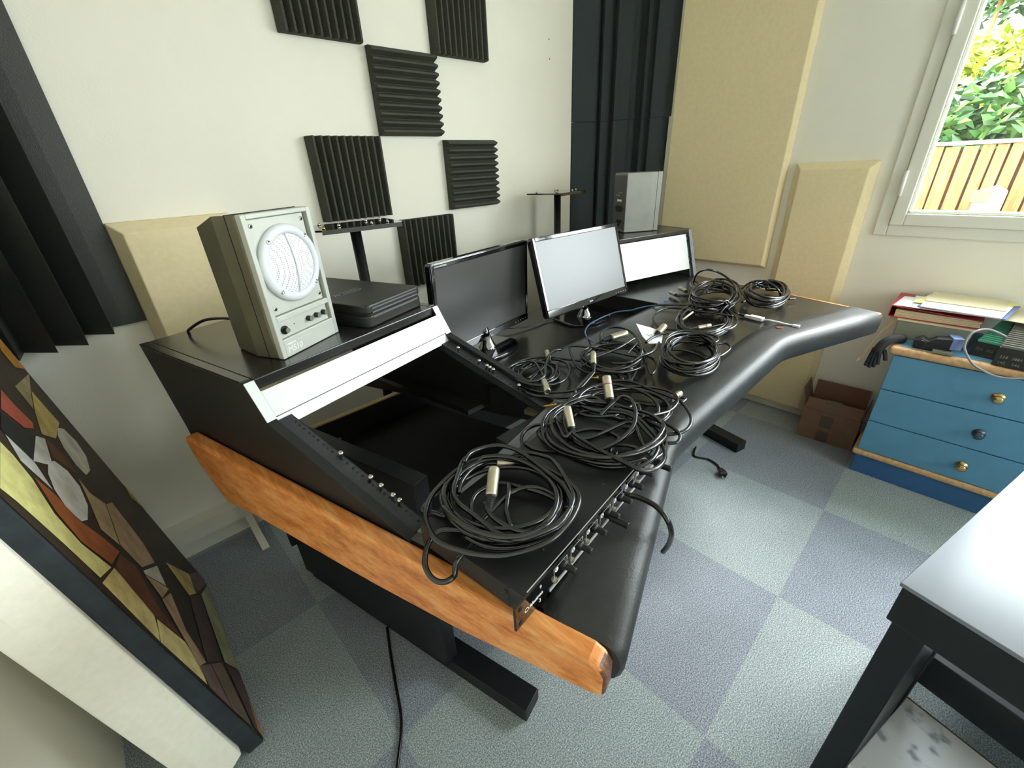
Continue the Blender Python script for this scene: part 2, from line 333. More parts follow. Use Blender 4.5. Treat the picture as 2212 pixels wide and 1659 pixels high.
# traced shapes, metres in the room
STR = {"C1":[[[0.344,0.504,0.915],[0.371,0.518,0.913],[0.4,0.514,0.911],[0.423,0.499,0.91],[0.436,0.473,0.908],[0.437,0.437,0.906],[0.432,0.393,0.904],[0.426,0.354,0.903],[0.412,0.324,0.901],[0.395,0.307,0.899],[0.364,0.297,0.898],[0.337,0.302,0.897],[0.31,0.315,0.896],[0.289,0.333,0.895],[0.277,0.352,0.894],[0.269,0.381,0.892],[0.266,0.414,0.891],[0.274,0.453,0.89],[0.288,0.489,0.889],[0.309,0.512,0.889],[0.336,0.522,0.888],[0.374,0.524,0.888],[0.409,0.511,0.887],[0.428,0.493,0.886],[0.445,0.458,0.886],[0.453,0.417,0.885],[0.447,0.377,0.885],[0.432,0.341,0.884],[0.412,0.317,0.884],[0.383,0.305,0.883],[0.35,0.304,0.882],[0.318,0.314,0.882],[0.288,0.334,0.881],[0.266,0.362,0.881],[0.258,0.398,0.88]],[[0.383,0.525,0.905],[0.353,0.519,0.905],[0.321,0.494,0.904],[0.292,0.468,0.903],[0.281,0.441,0.903],[0.281,0.408,0.903],[0.282,0.378,0.902],[0.283,0.348,0.901],[0.297,0.321,0.901],[0.323,0.308,0.901],[0.356,0.3,0.9],[0.389,0.307,0.899],[0.411,0.322,0.899],[0.426,0.354,0.898],[0.432,0.397,0.898],[0.429,0.441,0.897],[0.412,0.475,0.897],[0.384,0.496,0.896],[0.353,0.498,0.896],[0.322,0.486,0.895],[0.3,0.467,0.895]],[[0.336,0.512,0.9],[0.305,0.508,0.897],[0.264,0.493,0.895],[0.237,0.47,0.892],[0.224,0.443,0.89],[0.22,0.413,0.888],[0.231,0.381,0.887],[0.248,0.352,0.886],[0.271,0.325,0.887],[0.299,0.305,0.891],[0.335,0.291,0.895],[0.38,0.294,0.899],[0.417,0.309,0.899],[0.436,0.331,0.898],[0.446,0.366,0.896],[0.446,0.415,0.895]],[[0.268,0.382,0.885],[0.262,0.402,0.885],[0.249,0.422,0.884],[0.236,0.434,0.881],[0.219,0.434,0.876],[0.203,0.424,0.87],[0.192,0.41,0.864],[0.189,0.392,0.858],[0.196,0.38,0.852],[0.21,0.375,0.85],[0.232,0.381,0.85],[0.254,0.389,0.856],[0.273,0.397,0.864],[0.291,0.404,0.876],[0.317,0.407,0.882],[0.346,0.41,0.885],[0.374,0.411,0.885],[0.398,0.4,0.885],[0.411,0.379,0.885],[0.412,0.347,0.885],[0.401,0.322,0.885]],[[0.309,0.408,0.905],[0.303,0.398,0.903],[0.299,0.378,0.901],[0.301,0.353,0.9],[0.309,0.328,0.9],[0.327,0.312,0.9],[0.354,0.302,0.9],[0.386,0.306,0.9],[0.413,0.318,0.9],[0.435,0.344,0.899],[0.467,0.401,0.897],[0.469,0.431,0.895],[0.457,0.459,0.894],[0.436,0.474,0.892],[0.407,0.483,0.89]],[[0.377,0.429,0.89],[0.365,0.415,0.889],[0.348,0.401,0.887],[0.331,0.385,0.886],[0.313,0.356,0.885]],[[0.284,0.397,0.882],[0.3,0.435,0.882],[0.321,0.453,0.882],[0.343,0.457,0.882],[0.373,0.447,0.882],[0.393,0.407,0.882],[0.407,0.364,0.882],[0.404,0.33,0.882],[0.391,0.307,0.882]],[[0.298,0.493,0.885],[0.289,0.521,0.865],[0.27,0.533,0.848],[0.26,0.525,0.844],[0.258,0.494,0.855],[0.266,0.459,0.875]]],"C2":[[[0.574,0.447,0.89],[0.55,0.448,0.888],[0.567,0.475,0.886],[0.591,0.506,0.884],[0.618,0.524,0.882],[0.648,0.531,0.88],[0.668,0.522,0.88],[0.681,0.502,0.88],[0.689,0.47,0.88],[0.716,0.448,0.88],[0.725,0.421,0.88],[0.724,0.4,0.88],[0.712,0.371,0.88],[0.689,0.334,0.88],[0.662,0.3,0.88],[0.638,0.281,0.882],[0.605,0.269,0.887],[0.577,0.268,0.891],[0.555,0.276,0.895],[0.547,0.288,0.899],[0.548,0.317,0.898],[0.551,0.355,0.896],[0.556,0.393,0.894],[0.564,0.43,0.892],[0.571,0.446,0.89]],[[0.656,0.522,0.88],[0.63,0.515,0.88],[0.61,0.502,0.88],[0.582,0.471,0.88],[0.563,0.436,0.88],[0.559,0.409,0.88],[0.564,0.372,0.881],[0.565,0.334,0.882],[0.563,0.307,0.883],[0.572,0.295,0.884],[0.604,0.289,0.885],[0.633,0.294,0.884],[0.652,0.304,0.883],[0.671,0.327,0.882],[0.695,0.364,0.881],[0.717,0.399,0.88],[0.715,0.433,0.878],[0.698,0.457,0.876],[0.685,0.486,0.874],[0.668,0.501,0.872],[0.643,0.502,0.87]],[[0.676,0.453,0.88],[0.704,0.451,0.89],[0.727,0.446,0.9],[0.733,0.433,0.91],[0.715,0.405,0.92],[0.698,0.384,0.915],[0.673,0.367,0.91],[0.651,0.36,0.9],[0.621,0.362,0.89],[0.596,0.37,0.882],[0.576,0.384,0.875],[0.56,0.409,0.873],[0.56,0.444,0.87]],[[0.587,0.435,0.87],[0.605,0.422,0.872],[0.635,0.413,0.874],[0.672,0.404,0.877],[0.695,0.393,0.879],[0.694,0.377,0.879],[0.679,0.368,0.878],[0.645,0.37,0.877],[0.612,0.373,0.876],[0.587,0.379,0.875]],[[0.573,0.449,0.87],[0.591,0.482,0.863],[0.602,0.525,0.855],[0.591,0.56,0.85],[0.552,0.563,0.85],[0.52,0.541,0.85],[0.5,0.503,0.853],[0.504,0.469,0.86],[0.524,0.443,0.866],[0.537,0.392,0.869],[0.556,0.348,0.869],[0.584,0.331,0.87]],[[0.605,0.489,0.865],[0.615,0.535,0.854],[0.595,0.552,0.843],[0.555,0.526,0.843],[0.533,0.487,0.848],[0.528,0.438,0.854],[0.532,0.388,0.863],[0.548,0.343,0.871],[0.578,0.317,0.873],[0.625,0.307,0.875]],[[0.741,0.43,0.86],[0.764,0.401,0.856],[0.78,0.383,0.853],[0.785,0.351,0.849],[0.779,0.325,0.845],[0.77,0.312,0.841],[0.75,0.308,0.839],[0.736,0.323,0.837],[0.734,0.346,0.835]],[[0.61,0.371,0.875],[0.622,0.355,0.876],[0.625,0.334,0.878],[0.623,0.317,0.879],[0.627,0.315,0.88],[0.645,0.333,0.88],[0.669,0.356,0.88],[0.685,0.369,0.88]],[[0.595,0.465,0.868],[0.629,0.447,0.868],[0.646,0.42,0.868],[0.646,0.39,0.868],[0.637,0.381,0.868],[0.62,0.377,0.868],[0.591,0.369,0.868],[0.584,0.353,0.868],[0.599,0.36,0.868]]],"C3":[[[0.78,0.57,0.84],[0.821,0.577,0.843],[0.865,0.572,0.846],[0.895,0.55,0.849],[0.911,0.517,0.85],[0.904,0.462,0.85],[0.902,0.414,0.85],[0.9,0.379,0.848],[0.875,0.346,0.845],[0.85,0.326,0.842],[0.824,0.317,0.839],[0.796,0.318,0.838],[0.772,0.334,0.836],[0.757,0.359,0.835],[0.76,0.386,0.835],[0.757,0.42,0.835],[0.736,0.443,0.835]],[[0.744,0.449,0.84],[0.713,0.505,0.846],[0.718,0.544,0.852],[0.736,0.558,0.858],[0.767,0.567,0.86],[0.81,0.565,0.86],[0.847,0.539,0.86],[0.862,0.507,0.859],[0.867,0.471,0.858],[0.858,0.431,0.856],[0.833,0.4,0.854],[0.811,0.388,0.849],[0.79,0.387,0.845],[0.75,0.398,0.84]],[[0.713,0.525,0.85],[0.748,0.542,0.853],[0.792,0.543,0.857],[0.826,0.517,0.86],[0.862,0.497,0.857],[0.883,0.46,0.853],[0.885,0.423,0.85],[0.861,0.388,0.85],[0.829,0.371,0.85],[0.799,0.367,0.85],[0.771,0.376,0.847],[0.76,0.387,0.843],[0.724,0.418,0.84]],[[0.932,0.424,0.832],[0.94,0.409,0.832],[0.95,0.393,0.832],[0.943,0.384,0.832],[0.918,0.386,0.832],[0.895,0.398,0.832],[0.866,0.429,0.832],[0.848,0.476,0.832],[0.851,0.54,0.832]],[[0.694,0.54,0.86],[0.723,0.544,0.863],[0.748,0.532,0.866],[0.749,0.509,0.869],[0.731,0.484,0.869],[0.7,0.458,0.867],[0.7,0.444,0.866],[0.74,0.439,0.864],[0.796,0.437,0.863],[0.782,0.418,0.861],[0.758,0.412,0.86]],[[0.907,0.544,0.85],[0.954,0.592,0.832]],[[0.908,0.524,0.85],[0.949,0.549,0.841],[0.977,0.579,0.832]],[[0.91,0.521,0.85],[0.957,0.54,0.841],[1.005,0.56,0.832]],[[0.765,0.587,0.84],[0.741,0.613,0.838],[0.723,0.645,0.836],[0.704,0.689,0.834],[0.717,0.741,0.832]]],"C4":[[[0.787,0.716,0.84],[0.816,0.759,0.843],[0.843,0.813,0.846],[0.808,0.835,0.849],[0.762,0.831,0.85],[0.732,0.805,0.85],[0.719,0.75,0.85],[0.731,0.702,0.848],[0.764,0.674,0.845],[0.812,0.668,0.842],[0.87,0.694,0.839],[0.907,0.733,0.838],[0.919,0.774,0.836],[0.902,0.807,0.835],[0.867,0.824,0.835],[0.806,0.814,0.835],[0.774,0.819,0.835]],[[0.977,0.818,0.84],[0.948,0.817,0.847],[0.893,0.793,0.855],[0.823,0.745,0.859],[0.776,0.708,0.855],[0.731,0.718,0.852],[0.737,0.78,0.847],[0.783,0.834,0.842],[0.839,0.834,0.836],[0.875,0.801,0.836],[0.821,0.769,0.838],[0.755,0.753,0.84]],[[0.766,0.854,0.832],[0.853,0.867,0.832],[0.914,0.83,0.832],[0.955,0.746,0.832],[0.988,0.683,0.832]],[[0.88,0.616,0.86],[0.844,0.609,0.853],[0.799,0.603,0.847],[0.773,0.621,0.84],[0.741,0.659,0.837],[0.725,0.697,0.835],[0.726,0.742,0.832]],[[0.886,0.625,0.855],[0.828,0.616,0.848],[0.786,0.607,0.842],[0.775,0.596,0.835]],[[0.852,0.774,0.84],[0.763,0.743,0.84],[0.755,0.725,0.84],[0.807,0.706,0.84],[0.875,0.748,0.84],[0.874,0.782,0.84]]],"C5":[[[1.087,0.716,0.855],[1.074,0.729,0.858],[1.1,0.755,0.864],[1.124,0.76,0.876],[1.155,0.742,0.884],[1.15,0.689,0.89],[1.117,0.632,0.884],[1.061,0.582,0.876],[1.034,0.574,0.864],[0.993,0.586,0.856],[0.975,0.628,0.85]],[[1.181,0.591,0.86],[1.102,0.566,0.863],[1.046,0.572,0.865],[1.035,0.594,0.862],[1.027,0.665,0.86],[1.018,0.75,0.855],[1.003,0.797,0.85],[0.986,0.789,0.845],[0.933,0.729,0.84],[0.907,0.687,0.837],[0.91,0.647,0.835],[0.948,0.609,0.837],[1.0,0.57,0.84]],[[1.088,0.576,0.85],[1.075,0.545,0.849],[1.036,0.516,0.848],[0.991,0.506,0.847],[1.009,0.525,0.846],[1.052,0.555,0.845]],[[0.907,0.676,0.85],[0.967,0.675,0.858],[1.048,0.653,0.866],[1.15,0.656,0.868],[1.13,0.638,0.864],[1.039,0.616,0.86]]],"C6":[[[1.201,0.646,0.84],[1.259,0.648,0.843],[1.313,0.625,0.846],[1.357,0.569,0.849],[1.372,0.512,0.85],[1.356,0.479,0.85],[1.312,0.472,0.85],[1.27,0.504,0.85]],[[1.279,0.512,0.84],[1.325,0.476,0.84],[1.354,0.451,0.84],[1.322,0.427,0.839],[1.253,0.427,0.837],[1.21,0.452,0.835]],[[1.168,0.571,0.84],[1.095,0.527,0.838],[1.063,0.478,0.836],[1.083,0.445,0.835],[1.137,0.441,0.835],[1.199,0.447,0.835],[1.222,0.485,0.836],[1.219,0.535,0.838],[1.187,0.567,0.84]]],"C7":[[[1.602,0.528,0.85],[1.592,0.597,0.85],[1.58,0.693,0.849],[1.574,0.762,0.843],[1.517,0.78,0.839],[1.451,0.762,0.836],[1.375,0.701,0.835],[1.367,0.674,0.835]],[[1.367,0.663,0.835],[1.393,0.611,0.837],[1.455,0.562,0.838],[1.541,0.522,0.84]],[[1.617,0.842,0.83],[1.659,0.773,0.833],[1.694,0.698,0.835],[1.723,0.652,0.843],[1.672,0.582,0.85],[1.605,0.524,0.85],[1.53,0.489,0.85],[1.461,0.491,0.847],[1.409,0.543,0.845]]],"C8":[[[1.928,0.8,0.84],[1.93,0.831,0.858],[1.926,0.83,0.878],[1.923,0.823,0.902],[1.92,0.801,0.922],[1.874,0.751,0.94],[1.897,0.716,0.928],[1.871,0.661,0.912],[1.846,0.623,0.888],[1.809,0.605,0.868],[1.775,0.615,0.85]],[[1.807,0.825,0.832],[1.816,0.807,0.833],[1.871,0.819,0.834],[1.938,0.819,0.835],[1.97,0.815,0.837],[2.03,0.854,0.838],[2.04,0.884,0.84],[1.974,0.869,0.843],[1.899,0.822,0.847],[1.875,0.784,0.85]],[[1.856,0.739,0.85],[1.923,0.752,0.863],[1.986,0.751,0.873],[1.998,0.713,0.88],[1.975,0.663,0.873],[1.889,0.612,0.863],[1.845,0.603,0.85]],[[1.999,0.73,0.87],[1.931,0.705,0.865],[1.888,0.679,0.86]],[[1.856,0.59,0.832],[1.893,0.581,0.832]]],"C9":[[[2.032,0.658,0.84],[2.051,0.646,0.857],[2.06,0.621,0.873],[2.036,0.572,0.885],[1.991,0.525,0.883],[1.969,0.492,0.865],[1.972,0.483,0.84]],[[1.996,0.613,0.84],[2.047,0.638,0.855],[2.053,0.629,0.87],[2.033,0.59,0.865],[2.034,0.549,0.86]],[[2.007,0.462,0.832],[2.032,0.443,0.832]]],"USB":[[[1.693,0.844,0.828],[1.659,0.846,0.83],[1.628,0.844,0.827],[1.622,0.882,0.817],[1.6,0.916,0.806],[1.582,0.937,0.798],[1.555,0.985,0.789],[1.523,1.014,0.776],[1.448,1.013,0.775],[1.38,1.003,0.775],[1.28,0.949,0.787],[1.192,0.876,0.808],[1.136,0.818,0.826],[1.128,0.798,0.826]]],"mix":[[[0.536,0.296,0.843],[0.542,0.274,0.845],[0.538,0.241,0.85],[0.529,0.215,0.845],[0.541,0.208,0.81],[0.562,0.217,0.76],[0.574,0.23,0.72]]],"white":[[[1.673,0.426,0.828],[1.69,0.404,0.828],[1.683,0.373,0.828],[1.668,0.354,0.828]]],"power":[[[0.285,0.987,0.006],[0.244,0.888,0.006],[0.212,0.805,0.006],[0.184,0.73,0.006],[0.155,0.681,0.006],[0.112,0.627,0.006],[0.059,0.554,0.006]]],"plug":[[[1.87,0.67,0.006],[1.89,0.607,0.006],[1.873,0.554,0.006],[1.831,0.52,0.006]]],"spk":[[[0.204,1.173,1.06],[0.186,1.205,1.06],[0.177,1.276,1.06],[0.167,1.327,1.05],[0.156,1.351,1.03],[0.164,1.433,1.0]]]}
PAINT = [["dark",[[1.817,1.058],[1.795,0.953],[1.784,0.813],[1.726,0.573],[1.704,0.306],[1.674,0.127],[1.623,0.079],[0.992,0.718],[0.965,0.957]]],["yellow",[[1.116,0.975],[1.116,0.944],[1.099,0.894],[1.05,0.833],[1.036,0.757],[1.059,0.66],[0.977,0.705],[0.976,0.808],[0.969,0.923],[0.962,0.957]]],["yellow2",[[0.965,0.7],[1.069,0.649],[1.061,0.584],[1.045,0.51],[0.986,0.505],[0.948,0.509]]],["yellow2",[[0.948,0.506],[1.029,0.5],[1.05,0.37],[1.007,0.316],[0.952,0.308]]],["white",[[1.166,0.969],[1.177,0.894],[1.138,0.839],[1.123,0.925]]],["white",[[1.303,0.899],[1.347,0.868],[1.249,0.84],[1.174,0.896]]],["brown",[[1.394,0.911],[1.357,0.863],[1.378,0.792],[1.346,0.759],[1.332,0.787],[1.29,0.841],[1.347,0.863]]],["white",[[1.239,0.855],[1.282,0.836],[1.304,0.793],[1.292,0.75],[1.235,0.725],[1.164,0.73],[1.127,0.752],[1.119,0.797],[1.145,0.834],[1.187,0.854]]],["white2",[[1.506,0.826],[1.547,0.802],[1.562,0.75],[1.536,0.711],[1.464,0.7],[1.402,0.72],[1.395,0.757],[1.416,0.803],[1.452,0.826]]],["ochre",[[1.552,0.923],[1.554,0.82],[1.42,0.832],[1.354,0.878],[1.434,0.903]]],["ochre2",[[1.458,0.971],[1.662,0.938],[1.545,0.925],[1.443,0.909]]],["orange",[[1.111,0.891],[1.125,0.839],[1.12,0.758],[1.143,0.704],[1.169,0.616],[1.072,0.658],[1.042,0.757],[1.062,0.829]]],["tan",[[1.328,0.754],[1.315,0.713],[1.353,0.648],[1.202,0.611],[1.182,0.684],[1.261,0.717]]],["tan2",[[1.354,0.645],[1.41,0.614],[1.368,0.477],[1.321,0.434],[1.208,0.519],[1.207,0.607]]],["red",[[1.349,1.002],[1.348,0.961],[1.358,0.909],[1.332,0.903],[1.286,0.928],[1.255,0.991]]],["black",[[1.241,0.99],[1.26,0.949],[1.307,0.896],[1.174,0.896],[1.166,0.969],[1.166,0.981]]],["gold",[[1.789,1.054],[1.79,0.965],[1.767,0.951],[1.584,0.983],[1.59,1.031]]],["gold2",[[1.745,0.52],[1.74,0.394],[1.655,0.422],[1.622,0.49]]],["brown",[[1.156,0.619],[1.176,0.549],[1.092,0.484],[1.05,0.378],[1.029,0.5],[1.069,0.649]]],["white2",[[1.196,0.516],[1.315,0.425],[1.248,0.398],[1.187,0.511]]],["tan",[[1.183,0.512],[1.249,0.385],[1.153,0.445]]],["tan2",[[1.234,0.381],[1.11,0.348],[1.048,0.273],[0.999,0.327],[1.144,0.448]]],["ochre",[[1.407,0.356],[1.535,0.172],[1.453,0.149],[1.355,0.24]]],["mauve",[[1.535,0.172],[1.663,0.063],[1.644,0.002],[1.422,0.172]]],["green",[[1.472,0.119],[1.625,0.011],[1.604,-0.09],[1.197,-0.009],[1.154,0.119]]],["plum",[[1.349,0.242],[1.463,0.128],[1.143,0.144],[1.052,0.267]]],["mauve",[[0.999,0.327],[1.061,0.245],[0.928,0.193],[0.944,0.303]]],["brown2",[[1.065,0.239],[1.132,0.15],[0.945,0.079],[0.932,0.187]]],["plum",[[1.148,0.121],[1.191,-0.011],[1.042,-0.006],[0.941,0.01],[0.953,0.064]]],["orange2",[[1.073,0.018],[0.941,0.01],[0.956,0.036]]]]
# ------------------------------------------------------------------ the room
XL, XR, YB, YF, ZC = -.40, 2.67, 1.868, -2.6, 2.55
m = MB(); m.box(XL-.1, XR+.25, YF-.25, YB+.1, -.06, 0); struct(m.build('floor', M['carpet']))
m = MB(); m.box(XL-.1, XR+.25, YF-.25, YB+.1, ZC, ZC+.06); struct(m.build('ceiling', M['ceil']))
m = MB(); m.box(XL-.1, XR+.25, YB, YB+.1, 0, ZC); struct(m.build('wall_back', M['wall']))
m = MB(); m.box(XL-.1, XL, YF, YB, 0, ZC); struct(m.build('wall_left', M['wall']))
WY0, WY1, WZ0, WZ1 = -2.35, .305, 1.045, 2.30
m = MB(); m.box(XR, XR+.25, WY1, YB, 0, ZC); m.box(XR, XR+.25, YF, WY0, 0, ZC)
m.box(XR, XR+.25, WY0, WY1, 0, WZ0); m.box(XR, XR+.25, WY0, WY1, WZ1, ZC); struct(m.build('wall_right', M['wall_r']))
FX0, FX1, FZ0, FZ1 = .9, 1.9, 1.0, 2.1
m = MB(); m.box(XL-.1, FX0, YF-.25, YF, 0, ZC); m.box(FX1, XR+.25, YF-.25, YF, 0, ZC)
m.box(FX0, FX1, YF-.25, YF, 0, FZ0); m.box(FX0, FX1, YF-.25, YF, FZ1, ZC); struct(m.build('wall_front', M['wall_r']))

# cable trunking and skirting on the back wall
m = MB(); m.prism([(YB,.165),(YB-.045,.152),(YB-.048,.085),(YB-.03,.08),(YB,.08)], XL, XR, 'x')
struct(m.build('trim_1', M['trim']), 'cream cable trunking along the foot of the back wall')
m = MB(); m.box(XL, XR, YB-.014, YB, 0, .08); struct(m.build('baseboard_back', M['trim']))
m = MB(); m.box(XR-.012, XR, YF, YB, 0, .07); struct(m.build('baseboard_right', M['trim']))

# window in the right wall: two sashes
def window(name, X, w, h, sashes, label):
    e = bpy.data.objects.new(name, None); COL.objects.link(e); WM[name] = X; e.matrix_world = X
    e['kind'] = 'structure'; e['label'] = label
    f = MB(); f.X = X
    t = .018
    # local: x along the wall, y into the room (negative = outside), z up
    for a in ((-t-.03,0,-t-.03,h+t+.03),(w,w+t+.03,-t-.03,h+t+.03)): f.box(a[0],a[1],-.2,.012,a[2],a[3])
    f.box(0,w,-.2,.012,-t-.03,0); f.box(0,w,-.2,.012,h,h+t+.03)
    fr = f.build('window_frame', M['pvc'], e, bevel=.004)
    sw = w/sashes
    for k in range(sashes):
        x0, x1 = k*sw+.002, (k+1)*sw-.002
        s = MB(); s.X = X; q = .048
        for (a,b,c,d) in ((x0,x0+q,0,h),(x1-q,x1,0,h),(x0+q,x1-q,0,q),(x0+q,x1-q,h-q,h)): s.box(a,b,-.05,.026,c,d)
        for (a,b,c,d) in ((x0+q,x0+q+.012,q,h-q),(x1-q-.012,x1-q,q,h-q),(x0+q,x1-q,q,q+.012),(x0+q,x1-q,h-q-.012,h-q)): s.box(a,b,-.045,.012,c,d)
        so = s.build('sash', M['pvc'], e, bevel=.004)
        g = MB(); g.X = X; g.box(x0+q, x1-q, -.02, -.016, q, h-q); g.build('pane', M['glass'], so)
        for zz in (.12, h*.5+.07, h-.2):
            hh = MB(); hh.X = X; xx = x0-.004 if k == 0 else x1-.012
            hh.tube([(xx+.006,.03,zz),(xx+.006,.03,zz+.1)], .008, 10); hh.build('hinge', M['white'], so)
    return e
XW = frame3((XR, WY1-.01, WZ0+.015), (0,-1,0), (-1,0,0), (0,0,1))
window('window_1', XW, WY1-WY0-.02, WZ1-WZ0-.03, 4, 'white plastic framed window overlooking the garden fence')
XW2 = frame3((FX0+.01, YF, FZ0+.015), (1,0,0), (0,1,0), (0,0,1))
window('fill_window', XW2, FX1-FX0-.02, FZ1-FZ0-.03, 2, 'unseen white window added behind the viewer for fill light')  # opening added out of view to let in fill light

# ------------------------------------------------------------------ outside
m = MB(); m.box(XL-.4, XR+1.25, YF-1.0, YF-.26, 2.36, 2.5); struct(m.build('shading_eave', M['trim']), 'unseen overhang added to cut steep sky light at the rear window')  # out of view, put in to block steep sky light
m = MB(); m.box(2.95, 16, -9, 9, -.12, -.02); struct(m.build('ground', M['grass']))
e = empty('garden_fence', (4.9, .2, -.02), 'sunlit wooden board fence outside the window with gaps between boards', 'fence')
b = MB(); rnd = random.Random(3); y = -3.2
while y < 3.4:
    w = rnd.uniform(.055, .085); b.box(4.9+rnd.uniform(-.006,.006), 4.925, y, y+w, -.02, 1.36+rnd.uniform(-.008,.004)); y += w+rnd.uniform(.010,.022)
b.build('boards', M['fencew'], e, bevel=.002, seg=1)
b = MB(); b.box(4.93, 4.945, -3.2, 3.4, -.02, 1.33); b.build('backing', M['fenced'], e)
b = MB(); b.box(4.885, 4.945, -3.2, 3.4, 1.365, 1.39); b.build('top_rail', M['trim'], e)
for z in (.3, 1.1):
    b = MB(); b.box(4.95, 4.99, -3.2, 3.4, z, z+.07); b.build('rail', M['fencew'], e)
e = empty('mailbox', (4.87, .05, .92), 'small white and brown box hung on the garden fence', 'mailbox')
b = MB(); b.prism([(-.06,.88),(.1,.88),(.1,1.06),(.0,1.1),(-.06,1.06)], 4.78, 4.885, 'x'); b.build('body', M['grey'], e, bevel=.004)
b = MB(); b.box(4.77, 4.785, .02, .12, .99, 1.07); b.build('flap', M['card'], e)
def leaves(name, mm, c, s, n, size, label, seed, stem=True):
    r = random.Random(seed); b = MB()
    e = empty(name, (c[0], c[1], -.02), label, 'shrub', 'bushes behind the fence')
    for k in range(n):
        while True:
            p = Vector((r.uniform(-1,1), r.uniform(-1,1), r.uniform(-1,1)))
            if p.length < 1: break
        p = Vector((c[0]+p.x*s[0], c[1]+p.y*s[1], c[2]+p.z*s[2]))
        d = Vector((r.gauss(0,1), r.gauss(0,1), r.gauss(0,.6))).normalized(); q = d.cross(Vector((r.gauss(0,1),r.gauss(0,1),r.gauss(0,1)))).normalized()
        L = size*r.uniform(.7,1.4); n_ = d.cross(q)*L*.15
        b.add([p, p+d*L*.5+q*L*.28+n_, p+d*L, p+d*L*.5-q*L*.28+n_], [(0,1,2),(0,2,3)])
    b.build('foliage', mm, e)
    b = MB()
    for k in range(7):
        b.tube([(c[0]+r.uniform(-.2,.2), c[1]+r.uniform(-.8,.8)*s[1], -.02), (c[0]+r.uniform(-.2,.2), c[1]+r.uniform(-.8,.8)*s[1], c[2])], .02, 6)
    b.build('stems', M['fencew'], e)
leaves('bush', M['leaf'], (5.6, .2, 1.25), (.4, 2.4, .62), 6000, .13, 'dense green bush just behind the wooden fence', 11)
leaves('bush', M['leaf2'], (7.0, .1, 1.72), (.5, 2.6, .60), 7500, .13, 'bright lime bush behind the green bush beyond the fence', 12)
leaves('tree', M['leaf'], (7.6, .55, 2.95), (.7, 1.1, .45), 1300, .14, 'taller green tree foliage above the lime bush', 13)

# ------------------------------------------------------------------ light
w = bpy.data.worlds.new('sky'); SC.world = w; w.use_nodes = True
bg = w.node_tree.nodes['Background']; bg.inputs['Color'].default_value = (.87,.945,1,1); bg.inputs['Strength'].default_value = 1.35
def portal(X, w_, h_):
    l = bpy.data.lights.new('window_portal', 'AREA'); l.shape = 'RECTANGLE'; l.size = w_; l.size_y = h_; l.cycles.is_portal = True
    o = bpy.data.objects.new('window_portal', l); COL.objects.link(o); o.matrix_world = X
portal(frame3((XR+.02, (WY0+WY1)/2, (WZ0+WZ1)/2), (0,1,0), (0,0,1), (1,0,0)), WY1-WY0, WZ1-WZ0)
portal(frame3(((FX0+FX1)/2, YF-.02, (FZ0+FZ1)/2), (1,0,0), (0,0,1), (0,-1,0)), FX1-FX0, FZ1-FZ0)
sun = bpy.data.lights.new('sun', 'SUN'); sun.energy = .40; sun.angle = R(14); sun.color = (1,.98,.95)
so = bpy.data.objects.new('sun', sun); COL.objects.link(so)
so.rotation_euler = Vector((-.66,.24,-.71)).to_track_quat('-Z','Y').to_euler()

# ------------------------------------------------------------------ camera
cam = bpy.data.cameras.new('camera'); cam.sensor_width = 36; cam.sensor_fit = 'HORIZONTAL'; cam.lens = 36*921.05/2212
cam.clip_start = .02; cam.clip_end = 100
co = bpy.data.objects.new('camera', cam); COL.objects.link(co)
yaw, pit, rol = R(42.7934), R(27.0018), R(-2.83415)
fw = Vector((math.sin(yaw)*math.cos(pit), math.cos(yaw)*math.cos(pit), -math.sin(pit))); r0 = Vector((math.cos(yaw), -math.sin(yaw), 0)); u0 = r0.cross(fw)
rt = math.cos(rol)*r0+math.sin(rol)*u0; up = -math.sin(rol)*r0+math.cos(rol)*u0
co.matrix_world = frame3((0,0,1.37), rt, up, -fw)
SC.camera = co
SC.view_settings.view_transform = 'Standard'; SC.view_settings.look = 'None'; SC.view_settings.gamma = 1
SC.view_settings.use_curve_mapping = False; SC.view_settings.exposure = 3.95
SC.cycles.use_denoising = True
SC.cycles.max_bounces = 10; SC.cycles.diffuse_bounces = 6; SC.cycles.transparent_max_bounces = 12
# ------------------------------------------------------------------ acoustic foam on the back wall
def foam_tile(x, z, s, vertical, label):
    n = 10; p = s/n; base = .022; dep = .05
    prof = [(0,0)]
    for k in range(n):
        c = (k+.5)*p
        prof += [(k*p+.0008, base+.001), (c-.0036, dep), (c+.0036, dep), ((k+1)*p-.0008, base+.001)]
    prof += [(s,0)]
    o = Vector((x, YB-.001, z))
    b = MB()
    if vertical: b.X = frame3(o, (1,0,0), (0,-1,0), (0,0,1)); b.prism(prof, 0, s, 'z')
    else: b.X = frame3(o, (0,0,1), (0,-1,0), (1,0,0)); b.prism(prof, 0, s, 'z')
    t = b.build('foam_tile', M['foam'], loc=(x+s/2, YB-.001, z))
    tag(t, label, 'foam tile', 'ribbed foam tiles on the back wall')
foam_tile(.72, 1.812, .302, True, 'dark foam tile with upright ribs, leftmost of the two cut by the top edge')
foam_tile(1.04, 1.508, .304, False, 'dark foam tile with level ribs directly under the two top tiles')
foam_tile(1.347, 1.812, .302, True, 'dark foam tile with upright ribs, rightmost of the two cut by the top edge')
foam_tile(.727, 1.203, .302, True, 'dark foam tile with upright ribs above the left steel stand plate')
foam_tile(1.362, 1.192, .302, False, 'dark foam tile with level ribs, lower right of the cluster')
foam_tile(1.056, .872, .302, True, 'dark foam tile with upright ribs, lowest one half hidden behind the left monitor')

